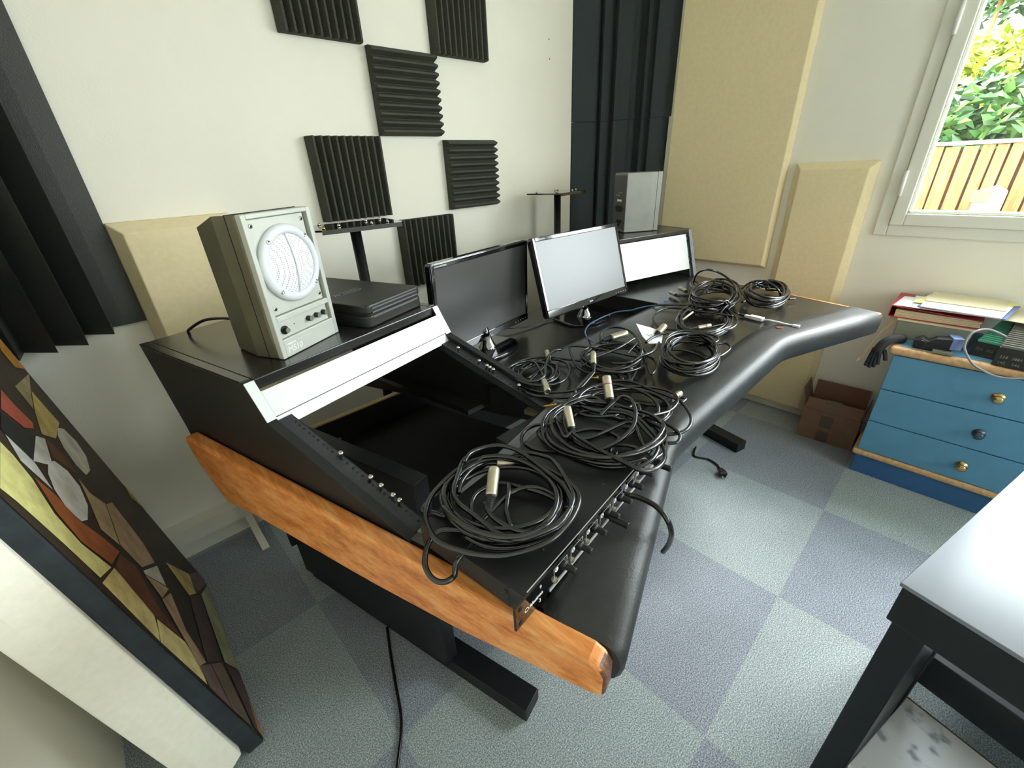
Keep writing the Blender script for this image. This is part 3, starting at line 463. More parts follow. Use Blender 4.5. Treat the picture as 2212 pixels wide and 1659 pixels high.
# bass traps in the two corners
prof = [(.06,YB),(.06,1.852),(.004,1.848),(-.028,1.850),(-.03,1.75),(-.098,1.825),(-.0925,1.685),(-.165,1.765),(-.157,1.676),(-.228,1.76),(-.232,1.68),(-.30,1.74),(-.304,1.686),(-.399,1.72),(-.399,YB)]
b = MB(); b.prism(prof, .965, 2.5, 'z')
tag(b.build('bass_trap', M['foamL'], loc=(-.2,1.75,.965)), 'tall ridged black foam column in the left corner above the painting', 'bass trap', 'corner bass traps')
def trapR(z0, z1, dx, label):
    a, c = Vector((2.443,1.795,0)), Vector((2.600,1.520,0)); q = Vector((.87,.5,0))
    rid = [(.0,.0),(.05,.035),(.11,-.012),(.16,.0),(.29,.04),(.345,-.012),(.40,-.004),(.60,-.004),(.66,-.014),(.72,.035),(.80,.03),(.845,-.012),(.90,.03),(.96,.028),(1.0,0)]
    C = [(2.31,YB),(2.31,1.86)]+[tuple((a.lerp(c,t)+q*o)[:2]) for t,o in rid]+[(2.655+dx,1.445-dx),(XR-.002,1.438-dx),(XR-.002,YB)]
    b = MB(); b.prism(C, z0, z1, 'z')
    tag(b.build('bass_trap', M['foam2'], loc=(2.5,1.7,z0)), label, 'bass trap', 'corner bass traps')
trapR(.4, 1.585, 0, 'lower slate foam column in the right corner behind the small speaker')
trapR(1.587, 2.5, .012, 'upper slate foam column in the right corner reaching the top edge')

# fabric wrapped panels (bevelled boards)
def panel(name, X, w, h, d, bev, mm, label, loc):
    # local x along, z up, y out of the wall
    b = MB(); b.X = X
    d0 = d*.35
    v = [(0,0,0),(w,0,0),(w,0,h),(0,0,h),(0,d0,0),(w,d0,0),(w,d0,h),(0,d0,h),(bev,d,bev),(w-bev,d,bev),(w-bev,d,h-bev),(bev,d,h-bev)]
    b.add(v, [(0,1,2,3),(0,4,5,1),(1,5,6,2),(2,6,7,3),(3,7,4,0),(4,8,9,5),(5,9,10,6),(6,10,11,7),(7,11,8,4),(8,11,10,9)])
    tag(b.build(name, mm, loc=loc, bevel=.003, seg=2), label, 'acoustic panel', 'fabric acoustic panels')
panel('acoustic_panel', frame3((.062,YB-.001,.55), (1,0,0), (0,-1,0), (0,0,1)), .335, .72, .07, .03, M['felt'], 'cream fabric acoustic panel on the back wall behind the left speaker', (.2,YB,.55))
panel('acoustic_panel', frame3((XR-.001,1.408,.808), (0,-1,0), (-1,0,0), (0,0,1)), .648, 1.3, .045, .016, M['felt'], 'large tall beige acoustic panel on the right wall beside the corner foam', (XR,1.1,.808))
panel('acoustic_panel', frame3((XR-.001,.722,.03), (0,-1,0), (-1,0,0), (0,0,1)), .33, 1.293, .05, .03, M['felt'], 'narrow beige acoustic panel on the right wall nearer the window', (XR,.55,.03))
# wall holes
wb = bpy.data.objects['wall_back']
for (x, z) in ((2.115,1.955),(2.12,1.872)):
    b = MB(); b.lathe((x,YB,z),(0,-1,0),[(0,.004),(.0006,.003)],10); b.build('screw_hole', M['tape'], wb)

# ------------------------------------------------------------------ painting and the panel it leans on
T = R(7)
nx = Vector((math.cos(T),0,math.sin(T))); uz = Vector((-math.sin(T),0,math.cos(T))); uy = Vector((0,1,0))
e = empty('painting', (-.135,1.3,0), 'tall abstract canvas in browns, yellow and white leaning at the left wall', 'painting')
XP = frame3((-.115,0,0), nx, uy, uz)   # local x = out of the picture, y = along the wall, z = up
b = MB(); b.X = XP; b.box(-.04,-.001,.937,1.668,.006,1.30); b.build('canvas', M['canvasedge'], e, bevel=.004)
b = MB(); b.X = XP; keys = sorted(set(k for k,_ in PAINT)); extra = ['ochre','brown','yellow','tan','plum','white2','mauve','orange']
b.mi = keys.index('dark'); b.add([(0,.94,.008),(0,1.665,.008),(0,1.665,1.298),(0,.94,1.298)], [(0,1,2,3)])
for i, (k, pts) in enumerate(PAINT[1:]):
    b.mi = keys.index(k); h = .0004+.00006*i
    P = [(h, min(max(p[0],.941),1.664), max(p[1],.01)) for p in pts]
    b.add(P, [tuple(range(len(P)))])
rp = random.Random(5)
for i in range(6):                       # the part of the canvas above the frame edge
    y0 = .95+(i%3)*.235; z0 = 1.05+(i//3)*.095; k = rp.choice(extra); b.mi = keys.index(k)
    b.add([(.0004,y0+rp.uniform(0,.03),z0+rp.uniform(0,.02)),(.0004,y0+rp.uniform(.18,.225),z0+rp.uniform(0,.02)),(.0004,y0+rp.uniform(.18,.225),z0+rp.uniform(.06,.085)),(.0004,y0+rp.uniform(0,.03),z0+rp.uniform(.06,.085))], [(0,1,2,3)])
b.build('paint_layer', [M['p_'+k] for k in keys], e)
T2 = R(6.4); n2 = Vector((math.cos(T2),0,math.sin(T2))); u2 = Vector((-math.sin(T2),0,math.cos(T2)))
panel('acoustic_panel', frame3((-.252,.905,.012), (0,1,0), n2, u2), .68, 1.28, .09, .02, M['felt2'], 'cream fabric acoustic panel standing on the floor behind the painting', (-.2,1.2,.01))
# flat strip on the floor by the back wall
b = MB(); b.add([(.09,1.85,.082),(.115,1.85,.082),(.118,1.66,.004),(.09,1.66,.004),(.09,1.85,.088),(.115,1.85,.088),(.118,1.66,.010),(.09,1.66,.010)], [(0,1,2,3),(4,7,6,5),(0,4,5,1),(1,5,6,2),(2,6,7,3),(3,7,4,0)])
tag(b.build('cable_cover', M['trim'], loc=(.1,1.75,.0)), 'pale flat strip running from the trunking down to the carpet', 'cable cover')

# ------------------------------------------------------------------ stands behind the desk
def stand(x, y, z, rz, label):
    e = empty('speaker_stand', (x,y,0), label, 'speaker stand', 'empty steel speaker stands behind the desk')
    X = Matrix.Translation((x,y,0)) @ Matrix.Rotation(rz,4,'Z')
    b = MB(); b.X = X; b.prism([(-.13,-.1),(.13,-.1),(.15,-.08),(.15,.1),(-.15,.1),(-.15,-.08)], z-.006, z, 'z'); b.box(-.135,.135,-.104,-.098,z-.014,z); pl = b.build('top_plate', M['gloss'], e)
    for (dx,dy) in ((-.12,-.07),(-.1,.07),(-.06,-.03),(.06,.05),(.1,-.06),(.12,.07),(.04,-.07)):
        b = MB(); b.X = X; b.lathe((dx,dy,z),(0,0,1),[(0,.006),(.005,.005),(.01,.001)],10); b.build('stud', M['gold'] if dx<-.11 else M['screw'], pl)
    b = MB(); b.X = X; b.tube([(0,0,.02),(0,0,z-.006)], .019, 16); b.build('pole', M['dark'], e)
    b = MB(); b.X = X; b.box(-.14,.14,-.13,.13,0,.02); b.build('base', M['dark'], e, bevel=.003)
stand(.70, 1.53, 1.215, R(-8), 'empty black steel stand with top plate behind the left speaker')
stand(1.95, 1.665, 1.237, R(10), 'empty black steel stand with top plate in front of corner foam')
# ------------------------------------------------------------------ the studio desk
UX, VX = Vector((.9703,.2421,0)), Vector((-.2421,.9703,0))
OW = Vector((.272,.168,0)); XC = 1.18
WL = frame3(OW, UX, VX, (0,0,1))
WR = frame3((2*XC-OW.x, OW.y, 0), (-UX.x,UX.y,0), (-VX.x,VX.y,0), (0,0,1))
def wl(u,v,z=0): return WL @ Vector((u,v,z))
def wr(u,v,z=0): return WR @ Vector((u,v,z))
desk = empty('studio_desk', (1.18,.85,0), 'large black studio desk with wooden ends, leather armrest and two rack boxes', 'desk')
ZT = .818
# desktop
fl, fr = wl(.035,.07), wr(.035,.07)
cl, crr = Vector((.772,.43,0)), Vector((2*XC-.772,.43,0))
poly = [fl, cl, crr, fr, wr(.035,1.2), wr(.48,1.19), Vector((1.68,1.12,0)), Vector((1.68,.85,0)), Vector((.694,.85,0)), wl(.575,.345), wl(.035,.345)]
b = MB(); b.prism([(p.x,p.y) for p in poly], ZT-.024, ZT, 'z'); top = b.build('desktop', M['desk'], desk)
# well where the monitors stand
b = MB(); b.prism([(.62,.86),(1.675,.86),(1.675,1.36),(.55,1.36)], .74, .755, 'z'); b.build('monitor_shelf', M['desk'], desk)
b = MB(); b.box(.69,1.68,.85,.864,.74,ZT-.002); b.build('shelf_edge', M['deskside'], desk)
b = MB(); b.box(1.676,1.692,.85,1.36,.66,ZT-.001); b.build('shelf_side', M['inside'], desk)
# armrest
def bez(a, c, d, n=7):
    return [(1-t)**2*a+2*t*(1-t)*c+t*t*d for t in [i/(n-1) for i in range(n)]]
A0, A1 = Vector((.313,.149,0)), Vector((.80,.325,0)); B1, B0 = Vector((2*XC-.80,.325,0)), Vector((2*XC-.313,.149,0))
k1 = bez(A1+(A0-A1).normalized()*.06, A1, A1+(B1-A1).normalized()*.06); k2 = bez(B1+(A1-B1).normalized()*.06, B1, B1+(B0-B1).normalized()*.06)
path = [A0, A0+(A1-A0)*.02] + [A0+(A1-A0)*t for t in (.3,.6)] + k1 + [A1+(B1-A1)*t for t in (.35,.65)] + k2 + [B1+(B0-B1)*t for t in (.4,.7,.98)] + [B0]
prf = [(.118,.742),(.118,.8215),(.09,.8232),(.05,.8232),(.028,.8222),(.018,.819),(.010,.8135),(.0045,.806),(.0015,.797),(.0005,.785),(.002,.765),(.006,.748),(.014,.739),(.03,.735)]
b = MB(); vs = []; fs = []; n = len(prf)
for i, p in enumerate(path):
    a = path[max(i-1,0)]; c = path[min(i+1,len(path)-1)]; t = (c-a).normalized(); nb = Vector((-t.y,t.x,0))
    for (d,z) in prf:
        sh = .006 if i in (0,len(path)-1) else 0
        q = p+nb*(d+(sh if d < .06 else -sh)); vs.append((q.x,q.y,z-(sh if z > .78 else -sh)))
for i in range(len(path)-1):
    for j in range(n):
        fs.append((i*n+j, i*n+(j+1)%n, (i+1)*n+(j+1)%n, (i+1)*n+j))
b.smooth = True; b.add(vs, fs); b.smooth = False
b.add(vs[:n], [tuple(range(n))]); b.add(vs[-n:], [tuple(range(n))])
arm = b.build('armrest', M['leather'], desk, label='padded black leather armrest')
# wooden ends
side = [(-.014,.760),(-.014,.798),(-.006,.814),(.010,.8215),(1.075,.812),(1.084,.80),(1.06,.73),(.985,.640),(.84,.660),(.44,.686),(.22,.710),(0,.752)]
for X in (WL, WR):
    if X is WR: side = [(v_, min(z_, .813)) for v_, z_ in side]
    b = MB(); b.X = X; b.prism(side, 0, .031, 'x')
    for i in (0,1): b.m[2+i] = 1
    b.m[2+11] = 1
    b.build('end_panel', [M['wood'], M['wornwood']], desk, bevel=.007, seg=3, label='orange brown wooden end panel')
# left rack bay and box
sp = [(.345,.735),(.345,.812),(.700,.944),(.742,1.02),(1.215,1.02),(1.15,.80),(1.13,.675)]
for (a,c,nm) in ((.033,.053,'side_plate'),(.577,.597,'side_plate')):
    b = MB(); b.X = WL; b.prism(sp, a, c, 'x'); b.build(nm, M['deskside'], desk, bevel=.0015)
b = MB(); b.X = WL; b.box(.0535,.5765,.740,1.214,.998,1.021); b.box(.032,.0535,.752,1.214,1.017,1.0215); b.box(.5765,.598,.752,1.214,1.017,1.0215); lid = b.build('rack_top', M['desk'], desk, bevel=.002)
# slanted silver blank: local plane of the face
f0 = Vector((0,.700,.944)); f1 = Vector((0,.742,1.02)); fd = (f1-f0); fl_ = fd.length; fd = fd.normalized(); fn = Vector((0,-fd.z,fd.y))
XF = WL @ frame3(f0, (1,0,0), fn, fd)
b = MB(); b.X = XF; b.box(.053,.577,-.006,.002,.004,fl_-.026); b.box(.053,.577,-.010,-.002,-.022,.003); bl = b.build('blank_panel', M['alu'], desk, bevel=.0008, label='silver blank panel')
for a in (.033,.577):
    b = MB(); b.X = XF; b.box(a,a+.02,0,.0025,0,fl_-.001); b.build('edge_strip', M['alu'], desk)
# rails along the slope
r0_ = Vector((0,.352,.8145)); r1_ = Vector((0,.696,.9425)); rd = (r1_-r0_); rl = rd.length; rd = rd.normalized(); rn = Vector((0,-rd.z,rd.y))
XS = WL @ frame3(r0_, (1,0,0), rd, -rn if rn.z < 0 else rn)
XS = WL @ frame3(r0_, (1,0,0), rd, Vector((0,-rd.z,rd.y)))
def screw(mb, p, d):
    mb.lathe(p, d, [(-.012,.0026),(.006,.0026),(.0062,.0055),(.009,.0052),(.0112,.003),(.0115,.0)], 12)
for sideu, (a,c), hole, scr in ((0,(.053,.082),.074,(.155,.235,.262,.292,.308,)), (1,(.545,.577),.556,(.06,.135,.162,.172,.184,.27))):
    b = MB(); b.X = XS; dz = -.002 if not sideu else -.014
    b.box(a,c,0,rl,dz-.003,dz); b.box(c-.002 if not sideu else a, c if not sideu else a+.002, 0, rl, dz-.02, dz)
    rail = b.build('rack_rail', M['railm'], desk)
    b = MB(); b.X = XS; k = .012; i = 0
    while k < rl-.01:
        b.lathe((hole,k,dz),(0,0,1),[(-.001,.0028),(.0004,.0028)],10); k += .0127 if i%3 else .0159; i += 1
    b.build('rail_holes', M['inside'], rail)
    for q in scr:
        b = MB(); b.X = XS; yy = rl-q if not sideu else rl-q
        screw(b, (hole, yy, dz+.006), (.12 if not sideu else -.1, .1, 1)); b.build('screw', M['screw'], rail)
b = MB(); b.X = WL; b.box(.053,.577,.318,.347,.806,.8195); b.build('front_strip', M['strip'], desk, bevel=.001)
b = MB(); b.X = WL; b.box(.053,.577,.346,.36,.60,.806); b.build('bay_front', M['inside'], desk)
b = MB(); b.X = WL; b.box(.25,.80,.40,1.12,.49,.505); b.build('bay_floor', M['inside'], desk)
b = MB(); b.X = WL; b.box(.27,.34,.62,.70,.505,.53); b.build('bay_block', M['rawwood'], desk)
b = MB(); b.add([wl(.555,.385,.775),wl(.575,.385,.775),wl(.575,.385,.762),wl(.555,.385,.762),wl(.555,.43,.775),wl(.575,.43,.775),wl(.575,.43,.762),wl(.555,.43,.762)], [(0,1,2,3),(4,5,6,7),(0,1,5,4),(2,3,7,6),(0,3,7,4),(1,2,6,5)]); b.build('bracket', M['nickel'], desk)
# back board with raw edge
b = MB(); b.box(.16,2.2,1.386,1.404,.18,.598); mb_ = b.build('back_board', M['inside'], desk)
b = MB(); b.box(.16,2.2,1.385,1.405,.598,.603); b.build('raw_edge', M['rawwood'], mb_, label='raw pale edge of the back board')
for (x,z) in ((.42,.52),(.45,.40),(.62,.5)):
    b = MB(); b.lathe((x,1.386,z),(0,-1,0),[(0,.006),(.003,.005),(.004,.0)],12); b.build('screw', M['screw'], mb_)
# right rack box (upright four-unit blank)
spr = [(.805,.80),(.884,1.045),(1.22,1.045),(1.19,.80)]
for (a,c) in ((.033,.055),(.577,.599)):
    b = MB(); b.X = WR; b.prism(spr, a, c, 'x'); b.build('side_plate', M['strip'] if a < .1 else M['deskside'], desk, bevel=.0015)
b = MB(); b.X = WR; b.box(.055,.577,.880,1.218,1.026,1.044); b.build('rack_top', M['desk'], desk, bevel=.002)
g0 = Vector((0,.805,.80)); g1 = Vector((0,.884,1.045)); gd = (g1-g0); gl = gd.length; gd = gd.normalized(); gn = Vector((0,-gd.z,gd.y))
XG = WR @ frame3(g0, (1,0,0), gn, gd)
b = MB(); b.X = XG; b.box(.072,.577,-.012,-.006,.060,gl-.022); b.build('blank_panel', M['alu'], desk, bevel=.0008, label='silver blank panel')
b = MB(); b.X = XG; b.box(.055,.072,-.016,-.010,.0,gl-.02); rail = b.build('rack_rail', M['railm'], desk)
for q in (.09,.12,.2,.225):
    b = MB(); b.X = XG; screw(b, (.064,-.008,q), (0,1,0)); b.build('screw', M['dark'], rail)
b = MB(); b.X = WR; b.box(.055,.577,1.17,1.185,.80,.93); b.build('box_back', M['inside'], desk)
# undercarriage
for X, q in ((WL,0),(WR,1)):
    b = MB(); b.X = X; b.box(.20,.245,.51,1.20,.052,.74); b.build('leg_panel', M['dark'], desk, bevel=.002)
    b = MB(); b.X = X
    if q: b.box(.06,.13,.34,1.20,0,.05)
    else: b.box(.215,.285,.25,1.20,0,.05)
    b.build('foot', M['dark'], desk, bevel=.003)
b = MB(); b.box(.55,1.8,.62,.66,.60,.79); b.build('cross_beam', M['dark'], desk)
# ------------------------------------------------------------------ small speakers
def speaker(X, W_, D_, H_, label, front):
    e = empty('speaker', tuple(X.translation), label, 'speaker', 'small grey powered speakers on the desk')
    # local: x along the front, y to the back, z up; sides step in towards the back
    c = .03 if front else .012
    plan = [(.004,0),(W_-.004,0),(W_,.005),(W_,.062),(W_-c,D_),(c,D_),(0,.062),(0,.005)]
    shell = M['spk'] if front else M['spkr']
    b = MB(); b.X = X; b.prism(plan, 0, H_, 'z')
    if front: b.v = [p if (X.inverted() @ Vector(p)).y < .1 or (X.inverted() @ Vector(p)).z < .1 else tuple(Vector(p)-Vector((0,0,.024))) for p in b.v]
    body = b.build('cabinet', shell, e, bevel=.003)
    b = MB(); b.X = X; b.box(-.0006,W_+.0006,.027,.0285,-.0004,H_+.0006); b.build('seam', M['inside'], body)
    if front:
        t = .011
        b = MB(); b.X = X
        b.box(0,t,-.012,.002,0,H_); b.box(W_-t,W_,-.012,.002,0,H_); b.box(t,W_-t,-.012,.002,H_-.009,H_); b.box(t,W_-t,-.012,.002,0,.040); b.box(t,W_-t,-.012,.002,.078,.090)
        b.build('front_frame', M['spkf'], e, bevel=.0015)
        b = MB(); b.X = X; b.box(t+.001,W_-t-.007,-.006,0,.091,H_-.010); baf = b.build('baffle', M['spkf'], e, bevel=.002)
        b = MB(); b.X = X; b.box(t,W_-t-.006,-.005,0,.041,.077); con = b.build('control_strip', M['spkf'], e)
        cx, cz, r = W_*.50, .186, .079
        b = MB(); b.X = X; b.lathe((cx,-.006,cz),(0,-1,0),[(0,r),(.006,r),(.0115,r-.004),(.014,r-.012),(.012,r-.018),(.008,r-.019),(0,r-.02)],48)
        ring = b.build('driver_ring', M['spkring'], e, label='white driver ring')
        b = MB(); b.X = X; rg = r-.018
        prof = [(i/8*.0, 0) for i in range(1)]
        b.lathe((cx,-.014,cz),(0,-1,0),[(i/12*.0102, rg*math.sqrt(max(0,1-i/12))) for i in range(13)],48)
        g = b.build('grille', M['grille'], ring, label='white perforated grille')
        b = MB(); b.X = X; b.tube([(cx,-.0155-.0102*(1-(k/rg)**2),cz+k) for k in [rg*(i/10-1) for i in range(21)]], .0022, 8); b.build('grille_bar', M['spkring'], ring)
        for (a,z) in ((.021,H_-.022),(W_-.026,H_-.022),(.021,.105),(W_-.026,.105),(.045,.128),(W_-.048,.128)):
            b = MB(); b.X = X; b.lathe((a,-.006,z),(0,-1,0),[(0,.0046),(.0012,.0042),(.0014,.0024)],14); s_ = b.build('screw', M['screw'], baf); b = MB(); b.X = X; b.lathe((a,-.0075,z),(0,-1,0),[(0,.0024),(.0001,.0023)],12); b.build('socket_hole', M['inside'], baf)
        for k in range(4):
            an = R(45+90*k); b = MB(); b.X = X; b.lathe((cx+math.cos(an)*(r-.009),-.0185,cz+math.sin(an)*(r-.009)),(0,-1,0),[(0,.0046),(.0014,.0042),(.0016,.0022),(.0008,.0020),(.0007,.0)],14); b.build('screw', M['screw'], ring)
        for a in (W_*.56, W_*.70, W_*.83):
            b = MB(); b.X = X; b.lathe((a,-.005,.060),(0,-1,0),[(0,.0062),(.011,.0058)],16,False); kn = b.build('knob', M['dark'], con)
            b = MB(); b.X = X; b.lathe((a,-.016,.060),(0,-1,0),[(0,.0058),(.001,.0050)],16,False); b.build('knob_cap', M['grey'], kn)
            b = MB(); b.X = X
            for q in range(9):
                an = R(-40+q*32.5); b.box(a+math.cos(an)*.0095-.0005,a+math.cos(an)*.0095+.0005,-.0053,-.005,.060+math.sin(an)*.0095-.0005,.060+math.sin(an)*.0095+.0005)
            b.build('dial_marks', M['letterd'], con)
        b = MB(); b.X = X; b.lathe((.028,-.005,.057),(0,-1,0),[(0,.0095),(.003,.0095),(.0032,.006),(.011,.0058)],20,False); kn = b.build('power_button', M['dark'], con)
        b = MB(); b.X = X; b.lathe((.028,-.016,.057),(0,-1,0),[(0,.0058),(.001,.0050)],16,False); b.build('button_cap', M['grey'], kn)
        b = MB(); b.X = X; b.lathe((.058,-.005,.061),(0,-1,0),[(0,.0014),(.0004,.0012)],10,False); b.build('lamp', M['inside'], con)
        b = MB()
        XT = X @ frame3((.016,-.0121,.009), (1,0,0), (0,0,1), (0,-1,0))
        text_into(b, 'MS10', .019, XT, .0003, shear=.15)
        text_into(b, 'YAMAHA', .0065, X @ frame3((.016,-.0121,.0255), (1,0,0), (0,0,1), (0,-1,0)), .0003, bold=.0002)
        text_into(b, 'POWERED MONITOR SPEAKER', .0032, X @ frame3((.049,-.0121,.0275), (1,0,0), (0,0,1), (0,-1,0)), .0002)
        for (tx, s_) in ((.02,'POWER'),(W_*.53,'LEVEL'),(W_*.67,'BASS'),(W_*.78,'TREBLE')):
            text_into(b, s_, .0042, X @ frame3((tx,-.0121,.082), (1,0,0), (0,0,1), (0,-1,0)), .0002)
        b.build('lettering', M['letterd'], e)
    else:
        b = MB(); b.X = X; b.box(.006+c*.5,W_-.006-c*.5,D_-.002,D_+.001,.012,H_-.01); bp = b.build('back_plate', M['spkback'], e, bevel=.001)
        for (a0,a1,z0,z1,mm,nm) in ((.05,.105,.095,.122,'inside','mains_inlet'),(.055,.10,.143,.152,'white','rating_label'),(.07,.12,.168,.174,'grey','rating_label'),(.05,.085,.180,.186,'grey','rating_label')):
            b = MB(); b.X = X; b.box(a0,a1,D_+.001,D_+.0018 if mm != 'inside' else D_+.004,z0,z1); b.build(nm, M[mm], bp)
        for (a,z) in ((.055,.05),(.085,.05),(.07,.035),(.04,.11),(.115,.11)):
            b = MB(); b.X = X; b.lathe((a,D_+.001,z),(0,1,0),[(0,.008 if z < .1 else .003),(.006,.007 if z<.1 else .002),(.0065,.003)],14); b.build('socket', M['dark'], bp)
    return e
def grille():
    m_, nt, b = new_mat('perforated_grille')
    v = tex(nt, 'Object', (1,1,1))
    vo = nt.nodes.new('ShaderNodeTexVoronoi'); vo.inputs['Scale'].default_value = 270; vo.inputs['Randomness'].default_value = .12
    nt.links.new(v, vo.inputs['Vector'])
    nt.links.new(ramp(nt, vo.outputs['Distance'], [(.22, lin((120,116,112))), (.34, lin((236,236,240)))]), b.inputs['Base Color'])
    b.inputs['Roughness'].default_value = .5
    return m_
M['grille'] = grille()
yl = .479
speaker(frame((.216,.9644,1.0222), (math.cos(yl),math.sin(yl),0)), .178, .15, .29, 'grey two-tone speaker with white round grille facing front, on the left rack box', True)
X = frame((1.975,1.240,1.046), (.8727,-.4880,0))       # seen from behind and the side: x along its side, y along its back
Xr = frame3((1.975+.186*.8727,1.240-.186*.488,1.046), (.488,.8727,0), (-.8727,.488,0), (0,0,1))
speaker(Xr, .152, .186, .272, 'pale grey speaker turned away showing its back, on the right rack box', False)
# mains lead of the left speaker
b = MB(); b.tube(cr([(.345,1.10,1.062)]+STR['spk'][0][1:],6), .0035, 8)
b = MB(); b.tube(cr([(.245,1.135,1.06),(.215,1.16,1.068),(.18,1.20,1.075),(.145,1.245,1.07),(.118,1.30,1.045),(.112,1.335,1.026),(.125,1.36,.99)],6), .0035, 8)
tag(b.build('mains_cable', M['rubber'], loc=(.2,1.2,1.03)), 'black lead curling off the desk behind the left speaker', 'cable')

# ------------------------------------------------------------------ black equipment case
cx = Vector((.338,-.941,0)); cy = Vector((.941,.338,0))
XCs = frame((.310,1.352,1.0215), cx, cy)
e = empty('equipment_case', (.45,1.2,1.0215), 'closed black plastic carrying case lying beside the left speaker', 'case')
CW, CD, CH = .384, .22, .058
def rr_poly(w, d, r, n=5, o=0):
    P = []
    for (px,py,a0) in ((w-r,r,-90),(w-r,d-r,0),(r,d-r,90),(r,r,180)):
        for i in range(n+1):
            a = R(a0+90*i/n); P.append((px+(r+o)*math.cos(a), py+(r+o)*math.sin(a)))
    return P
b = MB(); b.X = XCs; b.prism(rr_poly(CW,CD,.018), 0, .030, 'z'); b.build('base_shell', M['casep'], e, bevel=.004)
b = MB(); b.X = XCs; b.prism(rr_poly(CW,CD,.018), .034, CH, 'z'); lid_ = b.build('lid', M['casep'], e, bevel=.005)
b = MB(); b.X = XCs; b.prism(rr_poly(CW-.006,CD-.006,.016), .028, .036, 'z')
b.v = [tuple(Vector(p)+XCs.to_3x3()@Vector((.003,.003,0))) for p in b.v]; b.build('seal', M['inside'], e)
for z in (.024,.036,.046):
    b = MB(); b.X = XCs; b.box(CW-.004,CW+.0012,.02,CD-.02,z,z+.0035); b.build('trim_line', M['casetrim'], lid_ if z > .03 else e)
# raised name plate on the lid
XB_ = XCs @ frame3((.26,.03,CH), (-.2,.98,0), (-.98,-.2,0), (0,0,1))
XB_ = XCs @ frame3((.235,.045,CH), (0,1,0), (-1,0,0), (0,0,1))
b = MB(); b.X = XB_; b.box(-.01,.085,-.012,.03,-.001,.0008); b.build('badge', M['casep'], lid_, bevel=.0008)
b = MB(); text_into(b, 'AMCRON', .022, XB_ @ Matrix.Translation((-.002,-.002,.0008)), .0008, bold=.0004); b.build('badge_letters', M['casetrim'], lid_)

# ------------------------------------------------------------------ rack mixer lying on the left wing
def wlp(u,v): return wl(u,v)
mf = wl(-.016,.104); me_ = wl(.464,.039); mx_ = (me_-mf).normalized(); my_ = Vector((-mx_.y,mx_.x,0))
XM = frame((mf.x,mf.y,.8242), mx_, my_)
e = empty('rack_mixer', (mf.x+.2,mf.y+.1,.8242), 'slim black rack mixer with a row of knobs lying on the left armrest', 'mixer')
ML = .4826
b = MB(); b.X = XM; b.box(.022,ML-.022,.004,.215,.0015,.043); b.build('chassis', M['blackp'], e, bevel=.001)
b = MB(); b.X = XM; b.box(.0215,.0222,.03,.2,.002,.0425); ch = b.build('side_sheet', M['deskside'], e)
for (y,z) in ((.035,.03),(.12,.03),(.19,.03)):
    b = MB(); b.X = XM; b.lathe((.0213,y,z),(-1,0,0),[(0,.003),(.001,.0025),(.0012,.0)],10); b.build('screw', M['dark'], ch)
for (x,y) in ((.28,.03),(.1,.03),(.4,.03)):
    b = MB(); b.X = XM; b.lathe((x,y,.043),(0,0,1),[(0,.003),(.0008,.0025),(.001,.0)],10); b.build('screw', M['dark'], e)
b = MB(); b.X = XM; b.box(0,ML,0,.004,0,.0435); fp = b.build('front_panel', M['gloss'], e, bevel=.0006)
b = MB(); b.X = XM; b.box(.075,ML-.05,-.0012,.0,.0006,.006); b.box(.03,ML-.03,.0035,.005,.043,.0438); b.build('light_edge', M['alu'], fp)
b = MB()
XFM = XM @ frame3((0,-.0002,0), (1,0,0), (0,0,1), (0,-1,0))
for k in range(8):
    x = .098+k*.044
    if k < 7:
        b = MB(); b.X = XFM
        for (x0,x1,y0,y1) in ((x-.012,x-.0113,.012,.036),(x-.012,x+.022,.0353,.036),(x+.0213,x+.022,.02,.036)): b.add([(x0,y0,.0003),(x1,y0,.0003),(x1,y1,.0003),(x0,y1,.0003)], [(0,1,2,3)])
        b.add([(x-.005+.0042*math.cos(a),.030+.0042*math.sin(a),.0003) for a in [2*PI*i/16 for i in range(16)]], [tuple(range(16))])
        b.build('channel_print', M['letter'], fp)
b = MB()
text_into(b, 'Alectron', .0085, XFM @ Matrix.Translation((.028,.017,.0002)), .0002, shear=.2, bold=.0002)
text_into(b, '9', .009, XFM @ Matrix.Translation((.052,.030,.0002)), .0002); text_into(b, '3', .009, XFM @ Matrix.Translation((.05,.005,.0002)), .0002)
b.X = XFM
for rr_ in (.0042,):
    P = [(.0225+.0042*math.cos(a),.0205+.0042*math.sin(a)) for a in [2*PI*i/20 for i in range(20)]]; Q = [(.0225+.0030*math.cos(a),.0205+.0030*math.sin(a)) for a in [2*PI*i/20 for i in range(20)]]
    for i in range(20):
        j = (i+1)%20; b.add([(P[i][0],P[i][1],.0003),(P[j][0],P[j][1],.0003),(Q[j][0],Q[j][1],.0003),(Q[i][0],Q[i][1],.0003)], [(0,1,2,3)])
b.build('maker_print', M['letter'], fp)
b = MB(); b.X = XFM
for k in range(7):
    x = .093+k*.044
    b.add([(x-.0016,.0285,.0005),(x-.0004,.0285,.0005),(x-.0004,.0318,.0005),(x-.0016,.0318,.0005)],[(0,1,2,3)])
    text_into(b, str(k+1), .006, XFM @ Matrix.Translation((x-.0017,.0278,.0004)), .0001) if k else None
    b.X = XFM
b.build('number_print', M['inside'], fp)
for x in (.010, ML-.010):
    for z in (.008, .0355):
        b = MB(); b.X = XM; b.lathe((x,-.0002,z),(0,-1,0),[(0,.0042),(.0004,.0038)],14); b.build('rack_slot', M['inside'], fp)
